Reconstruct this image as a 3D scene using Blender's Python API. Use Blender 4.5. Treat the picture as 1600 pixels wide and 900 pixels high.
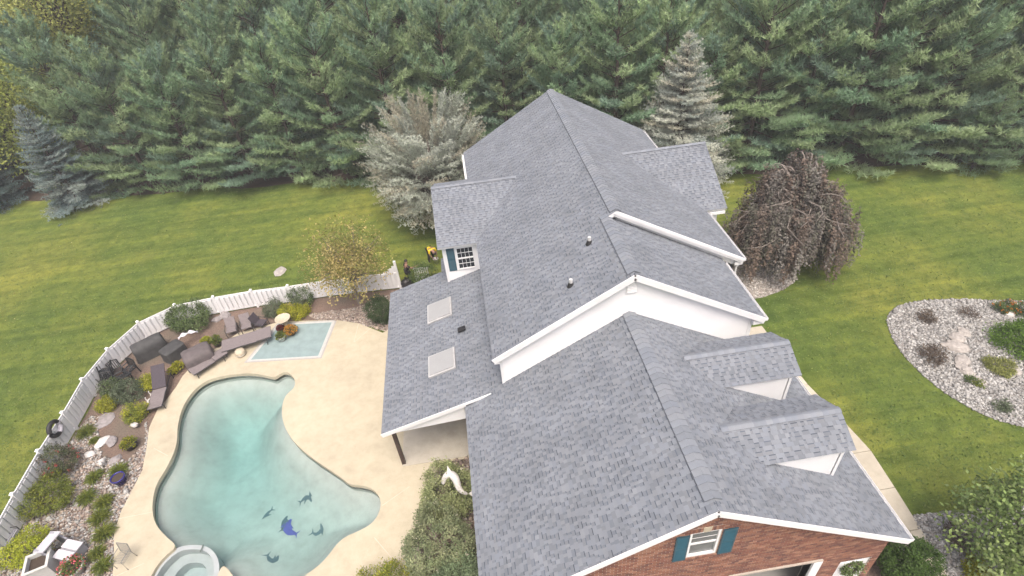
import bpy, bmesh, math, random
import numpy as np
from mathutils import Vector, Matrix

random.seed(7)
RNG = np.random.default_rng(7)
R = math.radians
for o in list(bpy.data.objects):
    bpy.data.objects.remove(o)
scn = bpy.context.scene
COL = scn.collection

# ------------------------------------------------------------------ camera
CAM = Vector((-5.262, -7.129, 22.029))
FWD = Vector((0.04929223, 0.7790803, -0.62498333))
RGT = Vector((0.98814981, -0.1291103, -0.08300891))
UPV = Vector((0.1453624, 0.61348547, 0.77621218))
FPX = 871.27
cd = bpy.data.cameras.new('camera')
cam = bpy.data.objects.new('camera', cd)
COL.objects.link(cam)
m = Matrix((RGT, UPV, -FWD)).transposed().to_4x4()
m.translation = CAM
cam.matrix_world = m
cd.sensor_width = 36.0
cd.lens = FPX / 1600 * 36
cd.clip_start = 0.2
cd.clip_end = 2000
scn.camera = cam

# ------------------------------------------------------------------ world, sun, exposure
SUN_EL, SUN_AZ = 66, 178          # degrees; azimuth clockwise from +Y
w = bpy.data.worlds.new('World')
scn.world = w
w.use_nodes = True
nt = w.node_tree
bg = nt.nodes['Background']
sky = nt.nodes.new('ShaderNodeTexSky')
sky.sky_type = 'NISHITA'
sky.sun_disc = False
sky.sun_elevation = R(SUN_EL)
sky.sun_rotation = R(SUN_AZ)
sky.air_density = 0.6
sky.dust_density = 8.0
sky.ozone_density = 0.6
nt.links.new(sky.outputs[0], bg.inputs[0])
bg.inputs[1].default_value = 0.15
sl = bpy.data.lights.new('sun', 'SUN')
sun = bpy.data.objects.new('sun', sl)
COL.objects.link(sun)
sl.energy = 1.05
sl.angle = R(30)
sl.color = (1.0, 0.95, 0.87)
sd = Vector((math.sin(R(SUN_AZ)) * math.cos(R(SUN_EL)), math.cos(R(SUN_AZ)) * math.cos(R(SUN_EL)), math.sin(R(SUN_EL))))
sun.rotation_euler = (-sd).to_track_quat('-Z', 'Y').to_euler()
sun.location = sd * 80
vs = scn.view_settings
vs.view_transform = 'Standard'
vs.look = 'None'
vs.gamma = 1
vs.use_curve_mapping = False
vs.exposure = 0.84
scn.render.engine = 'CYCLES'
scn.cycles.max_bounces = 6
scn.cycles.transparent_max_bounces = 8


# ------------------------------------------------------------------ helpers
def gp(x, y, z=0.0):
    """ground survey: the point at height z seen at photo position x, y"""
    d = FWD + RGT * ((x - 800) / FPX) + UPV * ((450 - y) / FPX)
    t = (z - CAM.z) / d.z
    p = CAM + d * t
    return Vector((p.x, p.y, z))


def link(o, parent=None):
    COL.objects.link(o)
    if parent is not None:
        o.parent = parent
    return o


def tag(o, label=None, cat=None, group=None, kind=None):
    if label: o['label'] = label
    if cat: o['category'] = cat
    if group: o['group'] = group
    if kind: o['kind'] = kind
    return o


def thing(name, label, cat, loc=(0, 0, 0), rz=0.0, group=None):
    o = bpy.data.objects.new(name, None)
    o.empty_display_size = 0.2
    link(o)
    o.location = loc
    o.rotation_euler = (0, 0, rz)
    return tag(o, label, cat, group)


def mesh_np(name, V, F, material, parent=None, cols=None, smooth=False):
    """V (n,3) array, F (m,3) or (m,4) array, cols (m,3) per face"""
    me = bpy.data.meshes.new(name)
    V = np.asarray(V, dtype=np.float32)
    F = np.asarray(F, dtype=np.int32)
    k = F.shape[1]
    me.vertices.add(len(V))
    me.vertices.foreach_set('co', V.ravel())
    me.loops.add(F.size)
    me.loops.foreach_set('vertex_index', F.ravel())
    me.polygons.add(len(F))
    me.polygons.foreach_set('loop_start', np.arange(0, F.size, k, dtype=np.int32))
    me.polygons.foreach_set('loop_total', np.full(len(F), k, dtype=np.int32))
    if smooth:
        me.polygons.foreach_set('use_smooth', np.ones(len(F), dtype=bool))
    me.update(calc_edges=True)
    if cols is not None:
        a = me.attributes.new('Col', 'FLOAT_COLOR', 'FACE')
        c = np.ones((len(F), 4), dtype=np.float32)
        c[:, :3] = cols
        a.data.foreach_set('color', c.ravel())
    me.materials.append(material)
    return link(bpy.data.objects.new(name, me), parent)


class MB:
    """collects polygons of one mesh"""
    def __init__(s):
        s.v, s.f, s.c, s.sm = [], [], [], []
        s.col = None

    def add(s, vs, fs, smooth=False):
        n = len(s.v)
        s.v += [tuple(p) for p in vs]
        for f in fs:
            s.f.append([i + n for i in f])
            s.c.append(s.col)
            s.sm.append(smooth)
        return s

    def box(s, c, size, rz=0.0, rot=None):
        x, y, z = size[0] / 2, size[1] / 2, size[2] / 2
        M = rot if rot is not None else Matrix.Rotation(rz, 3, 'Z')
        c = Vector(c)
        vs = [c + M @ Vector((sx * x, sy * y, sz * z)) for sz in (-1, 1) for sy in (-1, 1) for sx in (-1, 1)]
        return s.add(vs, [(0, 2, 3, 1), (4, 5, 7, 6), (0, 1, 5, 4), (2, 6, 7, 3), (0, 4, 6, 2), (1, 3, 7, 5)])

    def bx(s, x0, x1, y0, y1, z0, z1):
        return s.box(((x0 + x1) / 2, (y0 + y1) / 2, (z0 + z1) / 2), (x1 - x0, y1 - y0, z1 - z0))

    def bar(s, a, b, wd, th, up=(0, 0, 1)):
        a, b = Vector(a), Vector(b)
        d = (b - a)
        L = d.length
        d.normalize()
        u = Vector(up)
        sd_ = d.cross(u)
        if sd_.length < 1e-4: sd_ = d.cross(Vector((0, 1, 0)))
        sd_.normalize()
        u = sd_.cross(d).normalized()
        M = Matrix((sd_, d, u)).transposed()
        return s.box((a + b) / 2, (wd, L, th), rot=M)

    def prism(s, pts, off):
        """polygon pts (3d, planar) extruded by vector off"""
        off = Vector(off)
        n = len(pts)
        vs = [Vector(p) for p in pts] + [Vector(p) + off for p in pts]
        fs = [tuple(range(n))[::-1], tuple(range(n, 2 * n))]
        for i in range(n):
            j = (i + 1) % n
            fs.append((i, j, n + j, n + i))
        return s.add(vs, fs)

    def tube(s, pts, rad, n=6, caps=True, smooth=True):
        pts = [Vector(p) for p in pts]
        if not hasattr(rad, '__len__'): rad = [rad] * len(pts)
        vs = []
        for i, p in enumerate(pts):
            d = (pts[min(i + 1, len(pts) - 1)] - pts[max(i - 1, 0)])
            if d.length < 1e-6: d = Vector((0, 0, 1))
            d.normalize()
            a = d.cross(Vector((0, 0, 1)))
            if a.length < 0.05: a = d.cross(Vector((0, 1, 0)))
            a.normalize()
            b = d.cross(a)
            for k in range(n):
                t = 2 * math.pi * k / n
                vs.append(p + (a * math.cos(t) + b * math.sin(t)) * rad[i])
        fs = []
        for i in range(len(pts) - 1):
            for k in range(n):
                k2 = (k + 1) % n
                fs.append((i * n + k, i * n + k2, (i + 1) * n + k2, (i + 1) * n + k))
        s.add(vs, fs, smooth)
        if caps:
            m_ = len(vs)
            s.add([vs[k] for k in range(n)], [tuple(range(n))])
            s.add([vs[m_ - n + k] for k in range(n)], [tuple(range(n))[::-1]])
        return s

    def lathe(s, prof, n=16, c=(0, 0, 0), sx=1.0, sy=1.0, smooth=True):
        vs = []
        for r, z in prof:
            for k in range(n):
                t = 2 * math.pi * k / n
                vs.append((c[0] + r * sx * math.cos(t), c[1] + r * sy * math.sin(t), c[2] + z))
        fs = []
        for i in range(len(prof) - 1):
            for k in range(n):
                k2 = (k + 1) % n
                fs.append((i * n + k, i * n + k2, (i + 1) * n + k2, (i + 1) * n + k))
        return s.add(vs, fs, smooth)

    def blob(s, c, r, seed=0, amp=0.25, lat=5, lon=8, flat=1.0):
        """an uneven boulder"""
        g = random.Random(seed)
        vs = [Vector((0, 0, -1))]
        for i in range(1, lat):
            a = math.pi * i / lat - math.pi / 2
            for k in range(lon):
                t = 2 * math.pi * k / lon
                q = 1 + g.uniform(-amp, amp)
                vs.append(Vector((math.cos(a) * math.cos(t) * q, math.cos(a) * math.sin(t) * q, math.sin(a) * (1 + g.uniform(-amp, amp) * .5))))
        vs.append(Vector((0, 0, 1)))
        fs = [(0, 1 + (k + 1) % lon, 1 + k) for k in range(lon)]
        for i in range(lat - 2):
            for k in range(lon):
                k2 = (k + 1) % lon
                b = 1 + i * lon
                fs.append((b + k, b + k2, b + lon + k2, b + lon + k))
        e = len(vs) - 1
        b = 1 + (lat - 2) * lon
        fs += [(e, b + k, b + (k + 1) % lon) for k in range(lon)]
        rr = r if hasattr(r, '__len__') else (r, r, r * flat)
        c = Vector(c)
        return s.add([c + Vector((v.x * rr[0], v.y * rr[1], v.z * rr[2])) for v in vs], fs)

    def build(s, name, material, parent=None, bevel=0.0):
        me = bpy.data.meshes.new(name)
        me.from_pydata(s.v, [], s.f)
        me.polygons.foreach_set('use_smooth', s.sm)
        if any(c is not None for c in s.c):
            a = me.attributes.new('Col', 'FLOAT_COLOR', 'FACE')
            arr = np.ones((len(s.f), 4), dtype=np.float32)
            arr[:, :3] = [c if c is not None else (.5, .5, .5) for c in s.c]
            a.data.foreach_set('color', arr.ravel())
        me.materials.append(material)
        me.update()
        bm = bmesh.new()
        bm.from_mesh(me)
        bmesh.ops.recalc_face_normals(bm, faces=bm.faces)
        bm.to_mesh(me)
        bm.free()
        o = link(bpy.data.objects.new(name, me), parent)
        if bevel:
            b = o.modifiers.new('bevel', 'BEVEL')
            b.width = bevel
            b.segments = 2
            b.limit_method = 'ANGLE'
        return o


def copy_tree(o, parent=None):
    c = o.copy()
    COL.objects.link(c)
    c.parent = parent
    for ch in list(o.children):
        copy_tree(ch, c)
    return c


# ------------------------------------------------------------------ materials
def new_mat(name):
    mt = bpy.data.materials.new(name)
    mt.use_nodes = True
    n = mt.node_tree
    b = n.nodes['Principled BSDF']
    return mt, n, b


def N(n, t, **kw):
    x = n.nodes.new(t)
    for k, v in kw.items():
        setattr(x, k, v)
    return x


def coords(n):
    return N(n, 'ShaderNodeTexCoord').outputs['Object']


def noise(n, vec, scale, detail=4, rough=.55):
    t = N(n, 'ShaderNodeTexNoise')
    t.inputs['Scale'].default_value = scale
    t.inputs['Detail'].default_value = detail
    t.inputs['Roughness'].default_value = rough
    n.links.new(vec, t.inputs['Vector'])
    return t.outputs['Fac']


def ramp(n, fac, stops):
    r = N(n, 'ShaderNodeValToRGB')
    el = r.color_ramp.elements
    while len(el) < len(stops): el.new(0.5)
    for e, (p, c) in zip(el, stops):
        e.position = p
        e.color = (*c, 1) if len(c) == 3 else c
    n.links.new(fac, r.inputs[0])
    return r.outputs[0]


def mix(n, a, b, fac, mode='MIX'):
    x = N(n, 'ShaderNodeMix', data_type='RGBA', blend_type=mode)
    for sock, v in ((x.inputs[0], fac), (x.inputs[6], a), (x.inputs[7], b)):
        if isinstance(v, (int, float)): sock.default_value = v
        elif isinstance(v, (tuple, list)): sock.default_value = (*v, 1)
        else: n.links.new(v, sock)
    return x.outputs[2]


def bump(n, b, h, strength=.3, dist=.02):
    x = N(n, 'ShaderNodeBump')
    x.inputs['Strength'].default_value = strength
    x.inputs['Distance'].default_value = dist
    n.links.new(h, x.inputs['Height'])
    n.links.new(x.outputs[0], b.inputs['Normal'])


def plain(name, col, rough=.6, var=.12, scale=3, metal=0.0, bmp=0.0, bscale=60):
    mt, n, b = new_mat(name)
    v = coords(n)
    f = noise(n, v, scale)
    lo = tuple(c * (1 - var) for c in col)
    hi = tuple(min(1, c * (1 + var)) for c in col)
    n.links.new(ramp(n, f, [(.3, lo), (.7, hi)]), b.inputs['Base Color'])
    b.inputs['Roughness'].default_value = rough
    b.inputs['Metallic'].default_value = metal
    if bmp: bump(n, b, noise(n, v, bscale, 3), bmp, .01)
    return mt


def attr_mat(name, rough=.85, var=.15, scale=40, bmp=.2, gain=1.0, trans=0.0, objvar=0.0, spec=.3):
    """colour comes from the piece's own Col attribute"""
    mt, n, b = new_mat(name)
    a = N(n, 'ShaderNodeAttribute', attribute_name='Col')
    v = coords(n)
    f = noise(n, v, scale, 3)
    g = ramp(n, f, [(.25, ((1 - var) * gain,) * 3), (.75, ((1 + var) * gain,) * 3)])
    c = mix(n, a.outputs['Color'], g, 1.0, 'MULTIPLY')
    if objvar:
        oi = N(n, 'ShaderNodeObjectInfo')
        hs = N(n, 'ShaderNodeHueSaturation')
        mr = N(n, 'ShaderNodeMapRange')
        mr.inputs[3].default_value = 1 - objvar
        mr.inputs[4].default_value = 1 + objvar
        n.links.new(oi.outputs['Random'], mr.inputs[0])
        n.links.new(mr.outputs[0], hs.inputs['Value'])
        m2 = N(n, 'ShaderNodeMapRange')
        m2.inputs[3].default_value = .5 - objvar * .08
        m2.inputs[4].default_value = .5 + objvar * .06
        mm = N(n, 'ShaderNodeMath', operation='FRACT')
        mu = N(n, 'ShaderNodeMath', operation='MULTIPLY')
        mu.inputs[1].default_value = 7.31
        n.links.new(oi.outputs['Random'], mu.inputs[0])
        n.links.new(mu.outputs[0], mm.inputs[0])
        n.links.new(mm.outputs[0], m2.inputs[0])
        n.links.new(m2.outputs[0], hs.inputs['Hue'])
        n.links.new(c, hs.inputs['Color'])
        c = hs.outputs[0]
    n.links.new(c, b.inputs['Base Color'])
    b.inputs['Roughness'].default_value = rough
    b.inputs['Specular IOR Level'].default_value = spec
    if bmp: bump(n, b, noise(n, v, scale * 3, 2), bmp, .01)
    if trans:
        tr = N(n, 'ShaderNodeBsdfTranslucent')
        n.links.new(c, tr.inputs[0])
        ms = N(n, 'ShaderNodeMixShader')
        ms.inputs[0].default_value = trans
        n.links.new(b.outputs[0], ms.inputs[1])
        n.links.new(tr.outputs[0], ms.inputs[2])
        out = n.nodes['Material Output']
        n.links.new(ms.outputs[0], out.inputs[0])
    return mt


M = {}
M['shingle'] = attr_mat('asphalt_shingle', .92, .14, .9, .35, spec=.2)
M['deck_board'] = plain('roof_deck', (.12, .13, .15), .9)
M['white'] = plain('white_vinyl', (.77, .77, .775), .45, .03, 1.2)
M['trim'] = plain('white_trim', (.74, .74, .745), .4, .04, 2)
M['soffit'] = plain('soffit', (.72, .72, .71), .6, .03)
M['brick'] = attr_mat('red_brick', .9, .22, 30, .4)
M['mortar'] = plain('mortar', (.40, .35, .30), .95, .15, 25)
M['shutter'] = plain('teal_shutter', (.012, .065, .095), .5, .12, 5)
M['glass'] = plain('window_glass', (.02, .025, .03), .06, .1)
M['glass_grey'] = plain('window_glass_pale', (.10, .11, .11), .08, .3, 1.5)
M['skylight'] = plain('frosted_skylight', (.31, .315, .315), .4, .03)
M['skyframe'] = plain('skylight_frame', (.40, .40, .40), .5)
M['pipe'] = plain('pvc_pipe', (.55, .55, .55), .5)
M['black'] = plain('black_rubber', (.015, .015, .016), .6)
M['darkmetal'] = plain('black_iron', (.02, .022, .024), .45, .2, 9)
M['taupe'] = plain('taupe_sling', (.175, .150, .150), .8, .12, 12, bmp=.2)
M['taupe_dk'] = plain('charcoal_cushion', (.055, .045, .055), .85, .15, 12, bmp=.2)
M['cover_dk'] = plain('dark_grey_cover', (.050, .050, .050), .75, .25, 4, bmp=.3, bscale=14)
M['cover_br'] = plain('brown_grey_cover', (.105, .088, .088), .75, .2, 4, bmp=.3, bscale=14)
M['post'] = plain('brown_post', (.055, .035, .027), .7, .2, 8)
M['towel'] = plain('white_towel', (.55, .53, .57), .9, .05, 8, bmp=.3)
M['stone_white'] = plain('white_stone', (.52, .50, .48), .7, .1, 14, bmp=.2)
M['urn'] = plain('cream_concrete', (.46, .40, .30), .8, .12, 8, bmp=.2)
M['pot_black'] = plain('black_pot', (.018, .016, .016), .5)
M['pot_blue'] = plain('cobalt_glaze', (.02, .018, .16), .2, .25, 5)
M['pot_white'] = plain('white_pot', (.5, .5, .47), .5)
M['pot_grey'] = plain('grey_planter', (.45, .45, .43), .7, .08, 6)
M['soil'] = plain('potting_soil', (.05, .035, .025), .95, .3, 30)
M['rock'] = plain('pale_rock', (.33, .305, .28), .9, .25, 6, bmp=.6, bscale=20)
M['rock_grey'] = plain('grey_rock', (.24, .22, .22), .9, .25, 6, bmp=.6, bscale=20)
M['bark'] = plain('bark', (.07, .052, .040), .95, .35, 8, bmp=.7, bscale=25)
M['bark_pale'] = plain('pale_bark', (.19, .165, .145), .95, .25, 8, bmp=.6, bscale=25)
M['leaf'] = attr_mat('leaf', .6, .15, 2.5, 0, gain=1.35, trans=.42, objvar=.07)
M['needle'] = attr_mat('needle', .65, .12, 1.5, 0, gain=2.8, trans=.5, objvar=.11)
M['stone'] = attr_mat('gravel_stone', .9, .15, 30, .3)
M['skin'] = plain('skin', (.30, .17, .12), .6, .06, 10)
M['hair'] = plain('hair', (.02, .015, .012), .6, .2, 30)
M['shirt_dark'] = plain('black_shirt', (.016, .014, .015), .85, .2, 8)
M['shirt_yellow'] = plain('yellow_shirt', (.75, .53, .02), .8, .08, 6)
M['trousers'] = plain('dark_trousers', (.018, .015, .016), .9, .2, 8)
M['bag'] = plain('black_plastic_bag', (.012, .011, .012), .35, .3, 9, bmp=.8, bscale=12)
M['bucket'] = plain('white_bucket', (.7, .7, .7), .4)
M['plasticwhite'] = plain('white_resin', (.50, .49, .52), .5, .05, 4)
M['plasticgrey'] = plain('grey_resin', (.27, .27, .30), .6, .06, 4)
M['spa'] = plain('spa_plaster', (.33, .36, .365), .6, .08, 3)
M['tile'] = plain('waterline_tile', (.10, .125, .105), .35, .25, 14)
M['floor'] = plain('garage_floor', (.30, .30, .28), .8, .12, 1.5)


def lawn_material():
    mt, n, b = new_mat('mown_lawn')
    v = coords(n)
    base = ramp(n, noise(n, v, .11, 4, .6), [(.28, (.074, .120, .029)), (.46, (.110, .150, .032)), (.66, (.178, .196, .042))])
    fine = ramp(n, noise(n, v, 1.3, 8, .74), [(.32, (.60, .66, .60)), (.52, (1, 1, 1)), (.72, (1.42, 1.36, 1.25))])
    c = mix(n, base, fine, 1.0, 'MULTIPLY')
    blade = ramp(n, noise(n, v, 22, 3, .8), [(.3, (.62, .62, .62)), (.7, (1.32, 1.32, 1.32))])
    c = mix(n, c, blade, 1.0, 'MULTIPLY')
    # mowing swaths: long thin streaks along the passes
    mp = N(n, 'ShaderNodeMapping')
    mp.inputs['Rotation'].default_value = (0, 0, R(3))
    mp.inputs['Scale'].default_value = (.045, 1.15, 1)
    n.links.new(v, mp.inputs[0])
    sw = ramp(n, noise(n, mp.outputs[0], 1.0, 4, .65), [(.32, (.70, .76, .70)), (.5, (1, 1, 1)), (.68, (1.28, 1.20, 1.05))])
    c = mix(n, c, sw, 1.0, 'MULTIPLY')
    # worn, paler spots
    sp = ramp(n, noise(n, v, .45, 5, .7), [(.60, (0, 0, 0)), (.74, (.5, .5, .5))])
    c = mix(n, c, (.145, .158, .050), sp)
    n.links.new(c, b.inputs['Base Color'])
    b.inputs['Roughness'].default_value = .95
    b.inputs['Specular IOR Level'].default_value = .1
    bump(n, b, noise(n, v, 30, 4, .8), .9, .05)
    return mt


def soil_material():
    mt, n, b = new_mat('bed_mulch')
    v = coords(n)
    c = ramp(n, noise(n, v, .5, 4), [(.35, (.150, .120, .094)), (.55, (.170, .118, .092)), (.7, (.200, .140, .110))])
    f = ramp(n, noise(n, v, 14, 5, .75), [(.3, (.5, .5, .5)), (.7, (1.5, 1.5, 1.5))])
    n.links.new(mix(n, c, f, 1.0, 'MULTIPLY'), b.inputs['Base Color'])
    b.inputs['Roughness'].default_value = .95
    bump(n, b, noise(n, v, 25, 4, .8), 1, .05)
    return mt


def concrete_material(name, col, stain=.25):
    mt, n, b = new_mat(name)
    v = coords(n)
    d = tuple(c * (1 - stain) for c in col)
    h = tuple(min(1, c * 1.08) for c in col)
    c = ramp(n, noise(n, v, .28, 5, .6), [(.28, d), (.5, col), (.72, h)])
    s2 = ramp(n, noise(n, v, 1.7, 6, .7), [(.3, (.86, .85, .83)), (.6, (1.02, 1.02, 1.02))])
    c = mix(n, c, s2, 1.0, 'MULTIPLY')
    f = ramp(n, noise(n, v, 35, 3, .7), [(.3, (.93, .93, .93)), (.7, (1.06, 1.06, 1.06))])
    n.links.new(mix(n, c, f, 1.0, 'MULTIPLY'), b.inputs['Base Color'])
    b.inputs['Roughness'].default_value = .85
    bump(n, b, noise(n, v, 50, 3), .2, .01)
    return mt


def forest_floor_material():
    mt, n, b = new_mat('forest_floor')
    v = coords(n)
    c = ramp(n, noise(n, v, .8, 6, .7), [(.3, (.03, .022, .015)), (.6, (.075, .050, .034)), (.8, (.06, .055, .02))])
    n.links.new(c, b.inputs['Base Color'])
    b.inputs['Roughness'].default_value = 1
    bump(n, b, noise(n, v, 9, 5, .8), 1, .1)
    return mt


def water_material(name, rough=.03):
    mt, n, b = new_mat(name)
    out = n.nodes['Material Output']
    tr = N(n, 'ShaderNodeBsdfTransparent')
    gl = N(n, 'ShaderNodeBsdfGlossy')
    gl.inputs['Roughness'].default_value = rough
    fr = N(n, 'ShaderNodeFresnel')
    fr.inputs['IOR'].default_value = 1.33
    bp = N(n, 'ShaderNodeBump')
    bp.inputs['Strength'].default_value = .08
    bp.inputs['Distance'].default_value = .02
    n.links.new(noise(n, coords(n), 2.2, 4), bp.inputs['Height'])
    n.links.new(bp.outputs[0], gl.inputs['Normal'])
    n.links.new(bp.outputs[0], fr.inputs['Normal'])
    ms = N(n, 'ShaderNodeMixShader')
    n.links.new(fr.outputs[0], ms.inputs[0])
    n.links.new(tr.outputs[0], ms.inputs[1])
    n.links.new(gl.outputs[0], ms.inputs[2])
    n.links.new(ms.outputs[0], out.inputs[0])
    va = N(n, 'ShaderNodeVolumeAbsorption')
    va.inputs['Color'].default_value = (.30, .80, .80, 1)
    va.inputs['Density'].default_value = .20
    n.links.new(va.outputs[0], out.inputs['Volume'])
    return mt


M['lawn'] = lawn_material()
M['mulch'] = soil_material()
M['deck'] = concrete_material('cream_pool_deck', (.435, .388, .288), .14)
M['walk'] = concrete_material('concrete_walk', (.46, .42, .34), .2)
M['porch'] = concrete_material('porch_slab', (.42, .39, .33), .3)
M['forest'] = forest_floor_material()
M['water'] = water_material('pool_water')
M['plaster'] = concrete_material('pool_plaster', (.37, .395, .378), .14)
M['drive'] = concrete_material('driveway', (.30, .29, .27), .25)
M['gravelbase'] = plain('gravel_base', (.26, .24, .22), .95, .35, 12, bmp=.8, bscale=30)


# ------------------------------------------------------------------ polygon helpers
def inside(px, py, poly):
    px, py = np.asarray(px), np.asarray(py)
    r = np.zeros(len(px), bool)
    n = len(poly)
    for i in range(n):
        x1, y1 = poly[i][0], poly[i][1]
        x2, y2 = poly[(i + 1) % n][0], poly[(i + 1) % n][1]
        cnd = ((y1 > py) != (y2 > py))
        with np.errstate(divide='ignore', invalid='ignore'):
            xi = (x2 - x1) * (py - y1) / (y2 - y1 + 1e-12) + x1
        r ^= cnd & (px < xi)
    return r


def smooth_loop(pts, it=2):
    p = [Vector(q).to_2d() if len(q) > 2 else Vector(q) for q in pts]
    for _ in range(it):
        q = []
        for i in range(len(p)):
            a, b = p[i], p[(i + 1) % len(p)]
            q += [a * .75 + b * .25, a * .25 + b * .75]
        p = q
    return [(v.x, v.y) for v in p]


def dist_poly(px, py, poly):
    d = np.full(len(px), 1e9)
    n = len(poly)
    for i in range(n):
        a = np.array(poly[i][:2]); b = np.array(poly[(i + 1) % n][:2])
        e = b - a
        L = max(e @ e, 1e-9)
        t = np.clip(((px - a[0]) * e[0] + (py - a[1]) * e[1]) / L, 0, 1)
        d = np.minimum(d, np.hypot(px - a[0] - t * e[0], py - a[1] - t * e[1]))
    return d


def sheet(name, outer, z, material, holes=(), skirt=0.0, parent=None, kind='structure'):
    bm = bmesh.new()
    edges = []
    for loop in [outer] + list(holes):
        vs = [bm.verts.new((p[0], p[1], z)) for p in loop]
        for i in range(len(vs)):
            edges.append(bm.edges.new((vs[i], vs[(i + 1) % len(vs)])))
    bmesh.ops.triangle_fill(bm, edges=edges, use_beauty=True)
    bmesh.ops.recalc_face_normals(bm, faces=bm.faces)
    if sum(f.normal.z for f in bm.faces) < 0:
        bmesh.ops.reverse_faces(bm, faces=bm.faces)
    if skirt:
        for loop in [outer] + list(holes):
            vs = [bm.verts.new((p[0], p[1], z)) for p in loop]
            lo = [bm.verts.new((p[0], p[1], z - skirt)) for p in loop]
            for i in range(len(vs)):
                j = (i + 1) % len(vs)
                bm.faces.new((vs[i], vs[j], lo[j], lo[i]))
    me = bpy.data.meshes.new(name)
    bm.to_mesh(me)
    bm.free()
    me.materials.append(material)
    o = link(bpy.data.objects.new(name, me), parent)
    if kind: o['kind'] = kind
    return o


def G(pts, z=0.0):
    return [tuple(gp(x, y, z)[:2]) for x, y in pts]

# ------------------------------------------------------------------ ground, pool, beds
DZ = 0.06
pool_px = [(241, 818), (237, 790), (243, 758), (258, 735), (270, 712), (277, 690), (277, 668), (282, 645), (291, 625), (306, 606),
           (326, 593), (350, 587), (378, 583), (402, 584), (420, 588), (429, 590), (436, 585), (444, 581), (452, 583), (459, 590), (462, 599), (458, 608), (450, 614), (444, 622),
           (440, 638), (442, 660), (452, 681), (468, 700), (490, 717), (512, 732), (533, 746), (546, 757), (562, 758), (579, 762),
           (591, 772), (596, 787), (591, 805), (579, 820), (560, 830), (540, 838), (526, 850), (513, 868), (500, 882), (484, 894),
           (462, 908), (430, 926), (400, 930), (380, 918), (365, 901), (354, 886), (346, 884)]
spa_px = [(338, 905), (325, 935), (285, 950), (245, 938), (231, 910), (245, 883), (261, 866), (277, 853)]
tip_px = [(260, 839)]
hole = smooth_loop(G(pool_px + spa_px + tip_px, DZ), 2)
rim_out = smooth_loop(G([(277, 852), (300, 849), (323, 851), (338, 866), (342, 888), (336, 915), (320, 942), (285, 955), (240, 942), (228, 910), (243, 882), (260, 865)], 0), 2)

deck_px = [(150, 1010), (176, 900), (178, 865), (178, 832), (190, 797), (207, 765), (222, 735), (229, 700), (233, 668), (246, 640),
           (262, 622), (275, 605), (285, 588), (310, 560), (345, 540), (372, 520), (440, 502), (525, 500), (560, 505), (598, 520)]
deck_out = G(deck_px, DZ) + [(-9.9, 19.0), (-6.5, 19.0), (-6.5, 8.3)] + G([(728, 716), (694, 722), (668, 758), (655, 800), (653, 850), (664, 892), (690, 940), (700, 1010)], DZ)

grow = []
cx_, cy_ = np.mean([p[0] for p in hole]), np.mean([p[1] for p in hole])
for i, p in enumerate(hole):
    a, b = Vector(hole[i - 1]), Vector(hole[(i + 1) % len(hole)])
    t = (b - a).normalized()
    nrm = Vector((t.y, -t.x))
    grow.append((p, nrm))
sgn = 1 if not inside([grow[0][0][0] + grow[0][1].x * .05], [grow[0][0][1] + grow[0][1].y * .05], hole)[0] else -1
hole_big = [(p[0] + n_.x * .05 * sgn, p[1] + n_.y * .05 * sgn) for p, n_ in grow]

bed_px = [(0, 893), (46, 803), (77, 745), (105, 696), (137, 645), (155, 606), (200, 556), (250, 514), (297, 499), (344, 490), (400, 480), (457, 473), (505, 465), (571, 457), (627, 451)]
fence_pts = [gp(-40, 965)] + [gp(*q) for q in bed_px]
bed_out = [tuple(p[:2]) for p in fence_pts] + [(-9.5, 22.0), (-8.3, 20.0), (-9.6, 18.5)] + G([(560, 507), (520, 515), (440, 515), (372, 540), (330, 570), (290, 600), (262, 640), (245, 690), (240, 735), (200, 800), (195, 860), (195, 900), (200, 1010)], 0)

lawn_o = sheet('lawn', [(-400, -300), (400, -300), (400, 600), (-400, 600)], 0.0, M['lawn'], holes=[hole_big])
forest_edge = [gp(-250, 330), gp(0, 318), gp(120, 312), gp(300, 300), gp(450, 292), gp(560, 285), gp(800, 282), gp(1000, 279), gp(1150, 276), gp(1300, 265), gp(1450, 262), gp(1600, 256), gp(1900, 250)]
fe = []
for i in range(len(forest_edge) - 1):
    for k in range(4):
        p = forest_edge[i].lerp(forest_edge[i + 1], k / 4)
        fe.append((p.x, p.y + .5 + random.uniform(-.5, .5)))
fe.append(tuple(forest_edge[-1][:2]))
sheet('forest_floor', fe + [(200, 200), (-200, 200)], 0.004, M['forest'])
sheet('planting_bed', bed_out, 0.008, M['mulch'])
deck = sheet('pool_deck', deck_out, DZ, M['deck'], holes=[hole], skirt=.2)
# sawn control joints of the deck, shallow strips of darker grout
jm = MB()
for (a, b) in [((588, 505), (553, 535)), ((553, 535), (560, 506)), ((640, 760), (597, 790)), ((178, 812), (238, 800)), ((585, 840), (640, 905)), ((240, 700), (262, 712)), ((182, 900), (225, 880))]:
    p, q = gp(*a, DZ + .004), gp(*b, DZ + .004)
    jm.bar(p, q, .022, .004)
jm.build('deck_joint', plain('pale_grout', (.54, .475, .38), .9), deck)
sheet('porch_slab', [(-10.15, 8.45), (-6.5, 8.45), (-6.5, 17.3), (-10.15, 17.3)], DZ + .02, M['porch'], skirt=.08)

deep = gp(345, 675)
def pool_depth(x, y):
    d = dist_poly(x, y, hole)
    t = np.clip(d / 2.3, 0, 1)
    t = t * t * (3 - 2 * t)
    r = np.hypot(x - deep.x, (y - deep.y) * .9)
    g = np.clip(1.0 - r / 11, .45, 1)
    lip = np.clip(d / .9, 0, 1)
    return .50 + .30 * lip + 1.7 * t * g

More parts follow.
